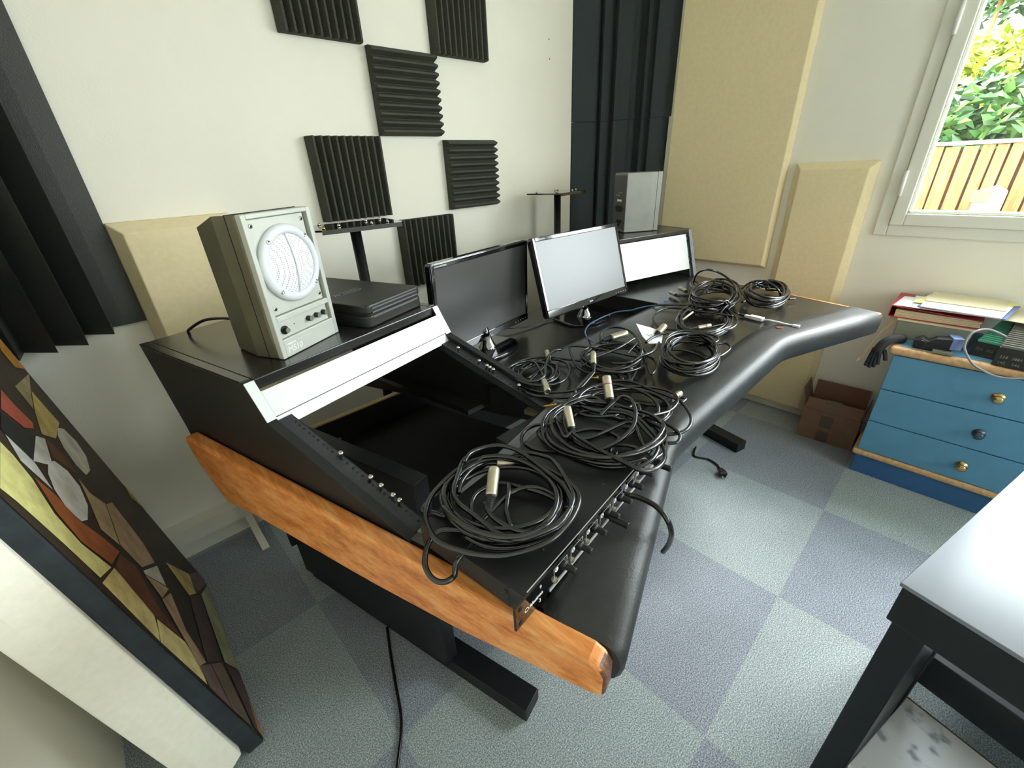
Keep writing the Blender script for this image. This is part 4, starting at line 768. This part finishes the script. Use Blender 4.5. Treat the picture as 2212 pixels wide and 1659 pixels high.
def knob(parent, X, x, z, L, r=.0058):
    b = MB(); b.X = X; b.lathe((x,0,z),(0,-1,0),[(0,.0085),(.004,.0082),(.006,.0056),(L,r*.9),(L+.0008,r*.75)],16,False); k_ = b.build('knob', M['blackp'], parent)
    b = MB(); b.X = X; b.box(x-.0006,x+.0006,-L-.0012,-.007,z+r*.78,z+r*.9); b.build('pointer', M['grey'], k_)
for k in range(8): knob(fp, XM, .111+k*.0445, .024, .021)
for x in (.243,.424):      # the two long ones
    b = MB(); b.X = XM; b.lathe((x,0,.016),(0,-1,0),[(0,.0045),(.006,.0045),(.007,.0062),(.038,.0058),(.039,.005)],14,False); b.build('tall_knob', M['blackp'], fp)
for k in range(7):
    x = .088+k*.0445
    if abs(x-.243) < .025 and k == 3: continue
    b = MB(); b.X = XM; b.lathe((x,0,.013),(0,-1,0),[(0,.0050),(.002,.0050),(.0022,.0036),(.004,.0036),(.0042,.0028),(.001,.0026)],12,False); b.build('jack_socket', M['nickel'], fp)
# jack lead hanging over the armrest
b = MB(); b.tube(cr(STR['mix'][0],6), .0047, 10); t_ = b.build('patch_lead', M['rubber'], loc=(.55,.24,.84))
p = Vector(STR['mix'][0][0]); q = Vector(STR['mix'][0][1])
tag(t_, 'black jack lead plugged into the mixer front and hanging over the armrest', 'cable')
b = MB(); b.lathe(tuple(p-(q-p).normalized()*.022), tuple(q-p), [(0,.0035),(.004,.0058),(.020,.0058),(.03,.0052),(.031,.003)], 14, False); b.build('plug', M['blackp'], t_)

# ------------------------------------------------------------------ monitors
def monitor(x, y, z0, yaw, tilt, w_, h_, scr, label, base_z, logo, base_c):
    ux = Vector((math.cos(yaw),math.sin(yaw),0)); nb = Vector((-math.sin(yaw),math.cos(yaw),0)); up_ = Vector((0,0,math.cos(tilt)))+nb*math.sin(tilt)
    bk = ux.cross(up_)*-1
    X = frame3((x,y,z0), ux, bk if bk.dot(nb) > 0 else -bk, up_)      # x right, y to the back, z up the panel
    e = empty('monitor', (base_c[0], base_c[1], base_z), label, 'monitor', 'black desktop monitors')
    b = MB(); b.X = X; b.prism([(p[0],p[1]) for p in rr_poly(w_,h_,.012,4)], .004, .030, 'y'); body = b.build('housing', M['gloss'], e, bevel=.004)
    b = MB(); b.X = X; b.prism([(p[0]+.06,p[1]+.05) for p in rr_poly(w_-.12,h_-.1,.03,4)], .029, .055, 'y'); b.build('back_bulge', M['blackp'], e, bevel=.01)
    bz, bb = .015, .030
    b = MB(); b.X = X
    b.box(.002,bz,0,.006,bb,h_-.002); b.box(w_-bz,w_-.002,0,.006,bb,h_-.002); b.box(bz,w_-bz,0,.006,h_-.017,h_-.002); b.prism([(.002,.002),(w_-.002,.002),(w_-.002,bb),(.002,bb)], -.001, .006, 'y')
    bez_ = b.build('bezel', M['gloss'], e, bevel=.002)
    b = MB(); b.X = X; b.box(bz-.001,w_-bz+.001,.0025,.006,bb-.001,h_-.016); b.build('screen', scr, e)
    b = MB(); text_into(b, logo, .0085, X @ frame3((w_*.5,-.0012,.013), (1,0,0), (0,0,1), (0,-1,0)), .0002, 'CENTER', bold=.0002)
    text_into(b, 'ProLite B2274HDS', .0065, X @ frame3((.018,-.0002,h_-.0125), (1,0,0), (0,0,1), (0,-1,0)), .0002, bold=.0001)
    for k in range(5): b.X = X; b.box(w_-.09+k*.017,w_-.087+k*.017,-.0014,-.001,.012,.0145)
    b.build('bezel_print', M['letter'], bez_)
    c0 = X @ Vector((w_*.5,.045,.09)); f = Vector((base_c[0],base_c[1],base_z))
    b = MB(); b.tube([tuple(f+Vector((0,0,.05))), tuple(f*.6+c0*.4+Vector((0,0,.02))), tuple(c0)], [.016,.017,.022], 12); b.build('neck', M['gloss'], e)
    b = MB(); b.lathe(tuple(f+Vector((0,0,.008))),(0,0,1),[(0,.034),(.006,.033),(.018,.027),(.034,.018),(.05,.014)],24); b.build('neck_collar', M['chrome'], e)
    XB = frame((f.x,f.y,f.z), (ux.x,ux.y,0))
    P = [(.125*math.cos(a)*1.0, .085*math.sin(a)-.01) for a in [PI+PI*i/14 for i in range(15)]]
    P = [(-.115,.085),(-.125,-.03)]+[(.125*math.sin(t),-.03-.065*math.cos(t)) for t in [R(-80+160*i/10) for i in range(11)]]+[(.125,-.03),(.115,.085)]
    b = MB(); b.X = XB; b.prism(P, .001, .012, 'z'); b.build('base', M['gloss'], e, bevel=.003)
monitor(.7199,1.1233,.7957,.1641,-.0246,.515,.3212,M['screenL'], 'left black monitor, dark screen, bottom corner behind the rack rail', .756, 'iiyama', (.955,1.155))
monitor(1.1812,1.0496,.840,-.0505,.2918,.515,.3059,M['screenR'], 'right black monitor tilted back, its screen shining white', .756, 'iiyama', (1.475,1.10))
b = MB(); b.tube(cr([(1.13,1.34,.76),(1.11,1.30,.775),(1.14,1.24,.772),(1.25,1.2,.762),(1.36,1.20,.765),(1.42,1.19,.80)],6), .003, 8)
tag(b.build('monitor_cable', M['rubber'], loc=(1.2,1.25,.76)), 'thin black lead looping on the shelf behind the right monitor', 'cable')
# ------------------------------------------------------------------ cables
mixin = XM.inverted()
def surf(x, y):
    q = mixin @ Vector((x,y,.85))
    if .0 < q.x < ML and -.004 < q.y < .218: return .8655
    return .8245
def xlr(parent, p, d, L=.062, r=.0095, ring=None, boot=True):
    """metal shell from p along d, rubber boot behind it"""
    p = Vector(p); d = Vector(d).normalized()
    b = MB(); b.lathe(tuple(p), tuple(d), [(0,r*.92),(.003,r),(L*.62,r),(L*.64,r*1.04),(L*.95,r*1.02),(L,r*.9),(L*.985,r*.75),(L*.9,r*.72)], 18, True); sh = b.build('connector_shell', M['nickel'], parent, label='pale metal connector shell')
    if ring:
        b = MB(); b.lathe(tuple(p+d*L*.60), tuple(d), [(0,r*1.06),(.0022,r*1.06)], 18, False); b.build('colour_ring', ring, sh)
    if boot:
        b = MB(); pr = [(0,r*.9)]
        for k in range(7): pr += [(-.003-k*.0034, r*(.88-.05*k)), (-.0047-k*.0034, r*(.74-.045*k))]
        pr.append((-.032, .0036)); b.lathe(tuple(p), tuple(d), pr, 14, False); b.build('strain_relief', M['blackp'], parent)
def coil(name, c, ra, rb, rot, N, h, r, seed, strands, label, zfun=surf, wob=.12, mm=None):
    rn = random.Random(seed); n = 44; pts = []
    rot = R(rot); cs, sn = math.cos(rot), math.sin(rot); ph = rn.uniform(0,2*PI)
    par = [dict(ox=rn.gauss(0,wob*.45), oy=rn.gauss(0,wob*.45), s=1+rn.uniform(-wob*1.6,wob*.5), a2=rn.gauss(0,.06), p2=rn.uniform(0,6.28), hz=rn.random()) for _ in range(N+2)]
    for i in range(N*n+1):
        k = i//n; f = (i % n)/n; f = f*f*(3-2*f); A, B = par[k], par[k+1]
        L = lambda q: A[q]*(1-f)+B[q]*f
        th = ph+2*PI*i/n; s_ = L('s')*(1+L('a2')*math.cos(2*th+L('p2')))
        x = ra*(math.cos(th)*s_+L('ox')); y = rb*(math.sin(th)*s_+L('oy'))
        X_ = c[0]+x*cs-y*sn; Y_ = c[1]+x*sn+y*cs
        lay = (.5+.5*math.sin(th*1.37+k*2.1))*.45+L('hz')*.75
        pts.append([X_, Y_, 0, lay])
    zs = [zfun(p[0],p[1]) for p in pts]; W_ = 5
    zs2 = [max(zs[max(0,i-3):i+4]) for i in range(len(zs))]
    zs3 = [sum(zs2[max(0,i-W_):i+W_+1])/len(zs2[max(0,i-W_):i+W_+1]) for i in range(len(zs2))]
    P = [(p[0],p[1],max(z,z0)+r+h*p[3]) for p, z, z0 in zip(pts, zs3, zs)]
    b = MB(); b.tube(P, r, 7)
    for s in strands:
        Q = cr(s, 5)
        Q = [(q.x,q.y,max(q.z, zfun(q.x,q.y)+r) if q.z > .83 and zfun(q.x,q.y) > .83 else q.z) for q in Q]
        b.tube(Q, r, 8)
    e = empty(name, (c[0],c[1],zfun(*c)), label, 'cable', 'coiled black audio cables on the desk')
    b.build('cord', mm or M['rubber'], e)
    return e
E1 = coil('coiled_cable', (.350,.404), .110, .100, 100, 7, .034, .0043, 21, STR['C1'], 'nearest coiled cable with silver plug, lying on the rack mixer')
p0 = Vector((.3225,.410,.908)); p1 = Vector((.362,.444,.925)); xlr(E1, p0, p1-p0, .052, .0095)
p0 = Vector((.438,.452,.885)); xlr(E1, p0, (-.035,.03,.006), .05, .0085)
E2 = coil('coiled_cable', (.640,.412), .120, .105, 160, 4, .030, .0040, 22, STR['C2'], 'tangled cable reaching over the far end of the mixer')
p0 = Vector((.588,.462,.885)); p1 = Vector((.610,.490,.905)); xlr(E2, p0, p1-p0, .05, .009)
E3 = coil('coiled_cable', (.80,.47), .135, .100, 154, 3, .03, .0040, 23, STR['C3'], 'loose tangle with a red ringed silver plug, beside the armrest seam')
p0 = Vector((.742,.474,.885)); p1 = Vector((.765,.500,.915)); xlr(E3, p0, p1-p0, .056, .0105, M['red'])
p0 = Vector((.90,.405,.842)); xlr(E3, p0, (.05,.0,-.004), .056, .0085, M['red'])
E4 = coil('coiled_cable', (.815,.765), .075, .055, -134, 3, .012, .0038, 24, STR['C4'], 'small loose cable beside the rack rail with two plugs')
p0 = Vector((.765,.700,.848)); p1 = Vector((.738,.663,.842)); xlr(E4, p0, p1-p0, .052, .009)
p0 = Vector((.915,.815,.835)); xlr(E4, p0, (.03,.035,.001), .045, .008)
p0 = Vector((.915,.645,.862)); xlr(E4, p0, (.035,.028,.014), .05, .0085)
E5 = coil('coiled_cable', (1.03,.655), .115, .095, -173, 9, .034, .0038, 25, STR['C5'], 'thick coil with a raised plug in front of the right monitor')
p0 = Vector((1.068,.692,.885)); xlr(E5, p0, (.05,-.018,.004), .058, .0105)
E6 = coil('coiled_cable', (1.185,.49), .135, .075, -163, 12, .040, .0040, 26, STR['C6'], 'dense flat coil next to the paper tag, at the armrest')
p0 = Vector((1.20,.432,.836)); xlr(E6, p0, (-.03,-.01,.001), .035, .0075)
E7 = coil('coiled_cable', (1.52,.595), .165, .09, -164, 9, .028, .0040, 27, STR['C7'], 'coil with a loose end reaching left, between blue plug and white adapter')
p0 = Vector((1.293,.655,.845)); xlr(E7, p0, (.04,.0,.012), .045, .011)
p0 = Vector((1.43,.58,.842)); xlr(E7, p0, (.05,-.03,.002), .05, .0075, M['red'])
E8 = coil('coiled_cable', (1.79,.68), .19, .085, -161, 9, .055, .0042, 28, STR['C8'], 'coil with one loop standing tall, at the foot of the right rack box')
p0 = Vector((1.80,.85,.832)); xlr(E8, p0, (.02,.035,.001), .04, .0085)
p0 = Vector((1.885,.845,.832)); xlr(E8, p0, (.01,.03,.004), .04, .0085)
E9 = coil('coiled_cable', (1.955,.535), .175, .080, -167, 11, .045, .0042, 29, STR['C9'], 'neat coil farthest right, by the narrow beige panel')

# gold jack plugs with short leads
def jack(a, b_, label):
    a = Vector(a); b_ = Vector(b_); d = (b_-a).normalized()
    B = MB(); B.lathe(tuple(a), tuple(d), [(0,.001),(.002,.0031),(.006,.0022),(.008,.0031),(.028,.0031),(.029,.006),(.034,.006),(.0345,.004)], 14, False)
    t = B.build('jack_plug', M['gold'], loc=tuple(a)); tag(t, label, 'plug', 'gold jack plugs on the desk')
    B = MB(); B.lathe(tuple(a+d*.0345), tuple(d), [(0,.0056),(.03,.0052),(.045,.0036),(.11,.0034)], 12, False); B.build('plug_sleeve', M['blackp'], t)
jack((.690,.634,.826), (.735,.602,.826), 'gold jack plug poking over the corner of the rack bay')
jack((.892,.652,.826), (.935,.600,.826), 'gold jack plug lying between two tangles mid desk')
# usb lead in the well
pts = cr(STR['USB'][0], 6); b = MB(); b.tube(pts, .0026, 8)
t_ = tag(b.build('usb_cable', M['bluecable'], loc=(1.46,.91,.82)), 'thin blue grey lead dipping into the monitor well', 'cable')
p = Vector(STR['USB'][0][0]); q = Vector(STR['USB'][0][1]); d = (p-q).normalized()
b = MB(); b.X = frame3(p, d, Vector((-d.y,d.x,0)).normalized(), (0,0,1)); b.box(-.004,.024,-.006,.006,-.004,.004); pl = b.build('plug', M['bluecable'], t_, bevel=.0015, label='blue plug')
# paper tag
b = MB(); tg = [(1.268,.715,.838),(1.30,.655,.838),(1.255,.618,.842),(1.205,.640,.868),(1.238,.690,.862)]
b.add([(1.262,.722,.872),(1.222,.672,.850),(1.212,.640,.834),(1.262,.622,.826),(1.318,.648,.842),(1.292,.682,.858)], [(0,1,2,3,4,5)])
t_ = tag(b.build('paper_tag', M['paper'], loc=(1.26,.66,.83)), 'torn white paper tag standing among the cables', 'paper tag')
sd = t_.modifiers.new('thick','SOLIDIFY'); sd.thickness = .0008
b = MB()
for k in range(4):
    a = Vector((1.24+.012*k,.668-.006*k,.8512-.0005*k)); b.tube([a, a+Vector((.008,-.012,-.005)), a+Vector((.014,-.012,-.004))], .0007, 5)
b.build('pen_marks', M['grey'], t_)
# white adapter
e = empty('usb_adapter', (1.69,.45,.822), 'white plastic adapter with a short white lead beside the coin', 'adapter')
d = (Vector((1.690,.452,0))-Vector((1.700,.515,0))).normalized(); XA = frame3((1.702,.520,.8225), d, (-d.y,d.x,0), (0,0,1))
b = MB(); b.X = XA; b.box(0,.020,-.007,.007,0,.010); b.box(.018,.068,-.0105,.0105,0,.013); bd = b.build('body', M['white'], e, bevel=.002)
b = MB(); b.X = XA; b.box(-.022,.0,-.006,.006,.001,.009); b.build('black_plug', M['blackp'], e, bevel=.0015)
b = MB(); b.tube(cr([tuple(XA@Vector((.066,0,.006))),(1.687,.43,.832),(1.690,.40,.83),(1.694,.375,.827),(1.695,.355,.827)],6), .0032, 8); b.build('lead', M['white'], e)
b = MB(); b.X = frame3((1.695,.358,.8235), (.05,-1,0), (1,.05,0), (0,0,1)); b.box(0,.022,-.006,.006,0,.007); b.build('lead_plug', M['white'], e, bevel=.001)
b = MB(); b.tube([tuple(XA@Vector((-.02,0,.005))),(1.71,.56,.83),(1.70,.60,.832)], .003, 8); b.build('dark_lead', M['rubber'], e)
b = MB(); b.lathe((1.652,.386,.8238),(0,0,1),[(0,.0118),(.0016,.0118),(.0018,.0105)],28,False); tag(b.build('coin', M['copper'], loc=(1.652,.386,.8238)), 'small copper coin on the leather armrest', 'coin')
# wooden pencil stub inside coil seven
b = MB(); b.tube([(1.47,.655,.845),(1.56,.66,.85)], .0035, 6); tag(b.build('pencil', M['manila'], loc=(1.5,.655,.845)), 'pale wooden stick lying inside a coil', 'pencil')
# floor leads
b = MB(); b.tube(cr(STR['power'][0],8), .0045, 8); tag(b.build('power_cord', M['rubber'], loc=(.2,.75,0)), 'black power cord on the carpet in front of the desk leg', 'cable')
b = MB(); b.tube(cr([(1.95,.70,.006)]+STR['plug'][0],8), .0045, 8); t_ = tag(b.build('power_cord', M['rubber'], loc=(1.85,.55,0)), 'black power cord under the armrest ending in a mains plug', 'cable')
p = Vector(STR['plug'][0][-1]); q = Vector(STR['plug'][0][-2]); d = (p-q).normalized(); XA = frame3((p.x,p.y,.003), d, (-d.y,d.x,0), (0,0,1))
b = MB(); b.X = XA; b.prism([(-.01,-.006),(.012,-.016),(.036,-.018),(.036,.018),(.012,.016),(-.01,.006)], 0, .026, 'z'); pl = b.build('mains_plug', M['blackp'], t_, bevel=.004)
for y in (-.0095,.0095):
    b = MB(); b.X = XA; b.tube([(.034,y,.013),(.054,y,.013)], .0024, 8); b.build('pin', M['screw'], pl)
# ------------------------------------------------------------------ blue chest of drawers by the right wall
CX, CY1, CY0, CZ = 2.267, .096, -.576, .635
e = empty('chest_of_drawers', (2.46,-.24,0), 'blue three drawer chest with pine edging under the window', 'chest of drawers')
b = MB(); b.box(CX+.012,XR-.016,CY0+.006,CY1-.006,.12,.605); b.build('carcass', M['blue'], e, bevel=.002)
b = MB(); b.box(CX+.004,XR-.016,CY0+.004,CY1-.004,0,.10); b.build('plinth', M['blued'], e, bevel=.002, label='darker blue plinth')
b = MB(); b.box(CX-.008,XR-.016,CY0-.012,CY1+.012,.095,.124); b.build('lower_bead', M['pine'], e, bevel=.012, seg=4, label='rounded pine bead')
b = MB(); b.box(CX-.014,XR-.016,CY0-.018,CY1+.018,.602,CZ); tp = b.build('top_bead', M['pine'], e, bevel=.014, seg=4, label='rounded pine bead')
b = MB(); b.box(CX+.016,XR-.018,CY0+.01,CY1-.012,CZ-.006,CZ+.002); b.build('top', M['blue'], e)
for k,(z0,z1) in enumerate(((.127,.277),(.281,.437),(.441,.598))):
    b = MB(); b.box(CX,CX+.02,CY0+.008,CY1-.004,z0,z1); d = b.build('drawer', M['blue'], e, bevel=.0015)
    b = MB(); b.lathe((CX,-.238,(.196,.353,.514)[k]),(-1,0,0),[(0,.020),(.004,.019),(.006,.009),(.013,.008),(.018,.015),(.025,.016),(.030,.011),(.032,.002)],20)
    b.build('knob', M['pewter'] if k == 1 else M['brass'], d, label='dark pewter knob' if k == 1 else 'brass knob')
# things on the chest
z0 = CZ+.003
b = MB(); b.box(2.385,2.655,-.105,.128,z0,.712); t_ = tag(b.build('box_file', M['boxgrey'], loc=(2.52,.01,z0), bevel=.004), 'grey green box file, lowest in the paper pile on the chest', 'box file')
b = MB(); b.box(2.383,2.655,-.107,.130,.712,.719); b.build('lid_edge', M['manila'], t_, bevel=.001, label='cream lid edge')
e = empty('ring_binder', (2.52,.02,.72), 'red ring binder lying on the grey box file', 'binder')
XBD = frame3((2.405,.165,.7205), (-.08,-1,0), (1,-.08,0), (0,0,1))
XBD = frame3((2.395,.166,.7205), (0,-1,0), (1,0,0), (0,0,1))
b = MB(); b.X = XBD; b.box(0,.285,0,.255,0,.003); b.box(0,.003,0,.255,.003,.045); b.add([(0,0,.045),(.285,0,.030),(.285,.255,.030),(0,.255,.045),(0,0,.048),(.285,0,.033),(.285,.255,.033),(0,.255,.048)],[(0,3,2,1),(4,5,6,7),(0,1,5,4),(1,2,6,5),(2,3,7,6),(3,0,4,7)]); b.build('cover', M['red'], e)
b = MB(); b.X = XBD
rp = random.Random(8)
for k in range(9):
    o = rp.uniform(-.004,.004); zz = .0032+k*.0032; b.add([(.02,.004+o,zz),(.278+o,.004-o,zz),(.278+o,.25,zz),(.02,.25,zz),(.02,.004+o,zz+.0026),(.278+o,.004-o,zz+.0022),(.278+o,.25,zz+.0022),(.02,.25,zz+.0026)],[(0,3,2,1),(4,5,6,7),(0,1,5,4),(1,2,6,5),(2,3,7,6),(3,0,4,7)])
b.build('pages', M['manila'], e)
def sheet(name, pts, mm, label, z, th=.0015, cat='paper', grp='loose papers on the binder'):
    b = MB(); n = len(pts); v = [(p[0],p[1],z+(p[2] if len(p) > 2 else 0)) for p in pts]; v += [(a,b_,c+th) for a,b_,c in v]
    b.add(v, [tuple(range(n-1,-1,-1)), tuple(range(n,2*n))]+[(i,(i+1)%n,n+(i+1)%n,n+i) for i in range(n)])
    return tag(b.build(name, mm, loc=(pts[0][0],pts[0][1],z)), label, cat, grp)
sheet('paper_sheet', [(2.40,.160),(2.41,-.150),(2.60,-.16),(2.58,.145)], M['paper'], 'lowest white sheet on the binder', .7685)
sheet('paper_sheet', [(2.385,.10),(2.395,-.155),(2.60,-.15),(2.60,.11)], M['paper'], 'second white sheet on the binder, slid toward the front', .7715, .003)
sheet('paper_sheet', [(2.40,.085),(2.38,-.17),(2.62,-.21),(2.62,.08)], M['bluegrey'], 'blue grey sheet showing as a thin edge in the pile', .776, .0015)
sheet('envelope', [(2.45,.105),(2.46,-.13),(2.65,-.21),(2.655,.06)], M['yellow'], 'pale yellow envelope poking out both sides of the top folder', .779, .0015, 'envelope')
sheet('paper_sheet', [(2.375,.075),(2.355,-.155),(2.56,-.185),(2.57,.07)], M['paper'], 'white sheet right under the folder on top', .782, .004)
sheet('folder', [(2.47,.072),(2.46,-.165),(2.645,-.172),(2.65,.058)], M['manila'], 'beige folder on top of the pile', .7875, .0015, 'folder')
sheet('paper_sheet', [(2.45,-.17),(2.43,-.30),(2.65,-.32),(2.655,-.19)], M['manila'], 'beige sheet on the right of the pile above the patchbays', .756, .002)
# hanging envelope and glove on the chest's left edge
b = MB(); b.add([(2.43,.128,.705),(2.50,.135,.705),(2.48,.165,.64),(2.40,.16,.645)], [(0,1,2,3)]); b.add([(2.42,.160,.66),(2.47,.165,.655),(2.45,.215,.50),(2.40,.218,.485),(2.405,.205,.50)], [(0,1,2,3,4)])
t_ = tag(b.build('paper_flap', M['manila'], loc=(2.45,.15,.6)), 'torn beige envelope hanging down beside the chest', 'envelope'); s_ = t_.modifiers.new('t','SOLIDIFY'); s_.thickness = .001
e = empty('glove', (2.27,.13,.64), 'dark work glove hanging over the left front corner of the chest', 'glove')
b = MB(); b.tube(cr([(2.33,.085,.652),(2.30,.115,.654),(2.275,.138,.635),(2.265,.148,.60)],4), [.018]*13, 10); b.build('palm', M['glove'], e)
for i,(y,zz) in enumerate(((.170,.530),(.156,.525),(.142,.530),(.130,.545))):
    b = MB(); P = cr([(2.268-.004*i,.150-.006*(i-1.5),.612),(2.262,.5*(.150-.006*(i-1.5)+y),.57),(2.262,y,zz)],4); n = len(P); b.tube(P, [.0085-.0025*k/n for k in range(n)], 8); b.build('finger', M['glove'], e)
b = MB(); b.tube(cr([(2.27,.128,.61),(2.262,.118,.59),(2.26,.112,.57)],4), .0075, 8); b.build('thumb', M['glove'], e)
# small dark gadget with blue grey face
e = empty('tape_dispenser', (2.30,.0,z0), 'dark gadget with a blue grey end in front of the box file', 'gadget')
b = MB(); b.prism([(.048,z0),(.052,.668),(.03,.682),(.008,.672),(-.012,.690),(-.058,.696),(-.066,z0+.006),(-.04,z0)], 2.285, 2.335, 'x'); b.build('body', M['glove'], e, bevel=.003)
b = MB(); b.X = frame3((2.283,-.058,z0+.018), (.35,-.94,0), (.94,.35,0), (0,0,1)); b.box(0,.034,0,.055,0,.046); b.build('end_block', M['bluegrey'], e, bevel=.002, label='blue grey end block')
b = MB(); b.lathe((2.284,.028,.660),(-1,0,0),[(0,.016),(.003,.015),(.0035,.007),(.001,.006)],18,False); b.build('wheel', M['blackp'], e)
b = MB(); b.X = frame3((2.262,-.062,z0), (1,0,0), (0,1,0), (0,0,1)); b.box(0,.022,-.012,.05,0,.012); b.build('foot', M['grey'], e, bevel=.002)
# patch panels with green and grey keys
RZ = .05
def patch(X, w_, d_, h_, key, label, rows):
    e = empty('patchbay', tuple(X.translation), label, 'patchbay', 'patchbays on the chest')
    b = MB(); b.X = X; b.prism([(0,0),(.02,h_*.72),(.03,h_),(d_,h_+RZ),(d_,0)], 0, w_, 'x'); b.build('housing', M['dark'], e, bevel=.001)
    kk = MB(); kk.X = X; n = 16
    for i in range(n):
        y0 = .034+(d_-.04)*i/n; zz = h_+RZ*(y0-.03)/(d_-.03); kk.box(.004,w_-.004,y0,y0+(d_-.04)/n*.5,zz-.002,zz+.009)
    o = kk.build('keys', key, e)
    b = MB()
    for (tx,tz,s_) in ((.012,h_*.45,'224'),(.042,h_*.45,'202')):
        XX = X @ frame3((tx,.011,tz), (1,0,0), (0,.28,.96), (0,-.96,.28)); text_into(b, s_, .014, XX, .0003)
    if rows:
        for r_ in range(2):
            for c_ in range(2):
                XX = X @ frame3((.012+c_*.036,.001+.004*r_,.008+r_*.02), (1,0,0), (0,.28,.96), (0,-.96,.28)); text_into(b, ('142','546','127','444')[r_*2+c_], .014, XX, .0003)
    b.build('digits', M['grey'], e)
XP1 = frame3((2.335,-.112,z0), (-.25,-.968,0), (.968,-.25,0), (0,0,1))
patch(XP1, .078, .30, .045, M['green'], 'dark patchbay with a field of green keys', False)
XP2 = frame3((2.262,-.178,z0), (-.1,-.995,0), (.995,-.1,0), (0,0,1))
patch(XP2, .20, .30, .058, M['grey'], 'dark patchbay with rows of pale grey keys, right of the green keyed one', True)
b = MB(); b.tube(cr([(2.36,-.19,.72),(2.33,-.135,.745),(2.30,-.098,.73),(2.282,-.092,.69),(2.268,-.105,.66),(2.245,-.135,.63),(2.235,-.17,.615),(2.236,-.205,.605),(2.238,-.25,.610),(2.24,-.32,.64)],6), .004, 8)
tag(b.build('grey_lead', M['rubber_g'], loc=(2.28,-.13,.66)), 'pale grey lead looping down over the front of the chest', 'cable')

# ------------------------------------------------------------------ open cardboard box
e = empty('cardboard_box', (2.53,.245,0), 'open brown cardboard box on the floor between panel and blue chest', 'box')
XK = frame3((2.432,.366,0), (.036,-.999,0), (.999,.036,0), (0,0,1)); bw, bd_, bh, t = .246, .19, .172, .004
b = MB(); b.X = XK; b.box(0,bw,0,t,0,bh); b.box(0,bw,bd_-t,bd_,0,bh); b.box(0,t,t,bd_-t,0,bh); b.box(bw-t,bw,t,bd_-t,0,bh); b.box(t,bw-t,t,bd_-t,0,t); b.build('carton', M['card'], e)
def flap(a, c, hdir, L, nm, sk=0):
    b = MB(); b.X = XK; a = Vector(a); c = Vector(c); hd = Vector(hdir).normalized()*L; u_ = (c-a).normalized(); nn = u_.cross(hd).normalized()*.0035; i_ = u_*sk
    b.add([a,c,c+hd-i_,a+hd+i_,a+nn,c+nn,c+hd-i_+nn,a+hd+i_+nn],[(0,1,2,3),(4,7,6,5),(0,4,5,1),(1,5,6,2),(2,6,7,3),(3,7,4,0)]); return b.build(nm, M['cardin'], e)
flap((.004,bd_,bh),(bw-.004,bd_,bh),(0,.28,1),.085,'flap')
flap((0,.01,bh),(0,bd_-.01,bh),(-.25,0,1),.105,'flap',.012)
ff = flap((.004,0,bh),(bw-.004,0,bh),(0,.8,.5),.07,'flap')
flap((bw,.01,bh),(bw,bd_-.01,bh),(.12,0,1),.06,'flap',.01)
b = MB(); b.X = XK; b.box(.085,.140,-.0012,0,.085,.150); b.box(.085,.138,-.0012,0,.0,.062); b.build('tape_patch', M['tape'], e)
fd = Vector((0,.8,.5)).normalized()
b = MB(); b.X = XK @ frame3((0,0,bh), (1,0,0), fd, Vector((0,-.5,.8)).normalized()); b.add([(.085,.045,.0045),(.15,.045,.0045),(.15,.075,.0045),(.085,.075,.0045)],[(0,1,2,3)])
for k in range(3): b.add([(.08,.012+k*.009,.0045),(.155,.012+k*.009,.0045),(.155,.017+k*.009,.0045),(.08,.017+k*.009,.0045)],[(0,1,2,3)])
b.build('flap_print', M['tape'], ff)

# ------------------------------------------------------------------ table in the right foreground
a_ = Vector((math.cos(R(-15)), math.sin(R(-15)), 0)); b_ = Vector((a_.y,-a_.x,0))
XT = frame3((.79,-.09,0), a_, b_, (0,0,1)); TZ = .72
e = empty('side_table', (1.1,-.5,0), 'table with window reflection coloured into its top, black frame and lower shelf, right foreground', 'table')
b = MB(); b.X = XT; b.box(-.004,.86,-.004,.95,TZ-.008,TZ); b.build('table_top', M['tabletop'], e, bevel=.001, label='glossy table top with window reflection in its pale colour')
b = MB(); b.X = XT; b.box(0,.855,0,.945,TZ-.092,TZ-.008); b.build('apron', M['tableblk'], e, bevel=.002)
for (y0,y1) in ((.008,.055),(.89,.937)):
    for (x0,x1) in ((.008,.058),(.26,.285),(.80,.85)):
        b = MB(); b.X = XT; b.box(x0,x1,y0,y1,0,TZ-.093); b.build('leg', M['tableblk'], e, bevel=.002)
    b = MB(); b.X = XT; b.box(.05,.26,y0+.008,y1-.004,.1,TZ-.093); b.build('end_board', M['tableblk'], e)
b = MB(); b.X = XT; b.box(.012,.265,.056,.89,.19,.205); ls = b.build('lower_shelf', M['stained'], e, bevel=.001, label='stained lower shelf with window reflection in its pale colour')
b = MB(); b.X = XT; b.box(.265,.268,.056,.89,.188,.206); b.build('shelf_edge', M['tape'], ls, label='brown worn shelf edge')
b = MB(); b.X = XT; b.box(.33,.36,.03,.93,.20,.30); b.build('back_rail', M['tableblk'], e, bevel=.002)
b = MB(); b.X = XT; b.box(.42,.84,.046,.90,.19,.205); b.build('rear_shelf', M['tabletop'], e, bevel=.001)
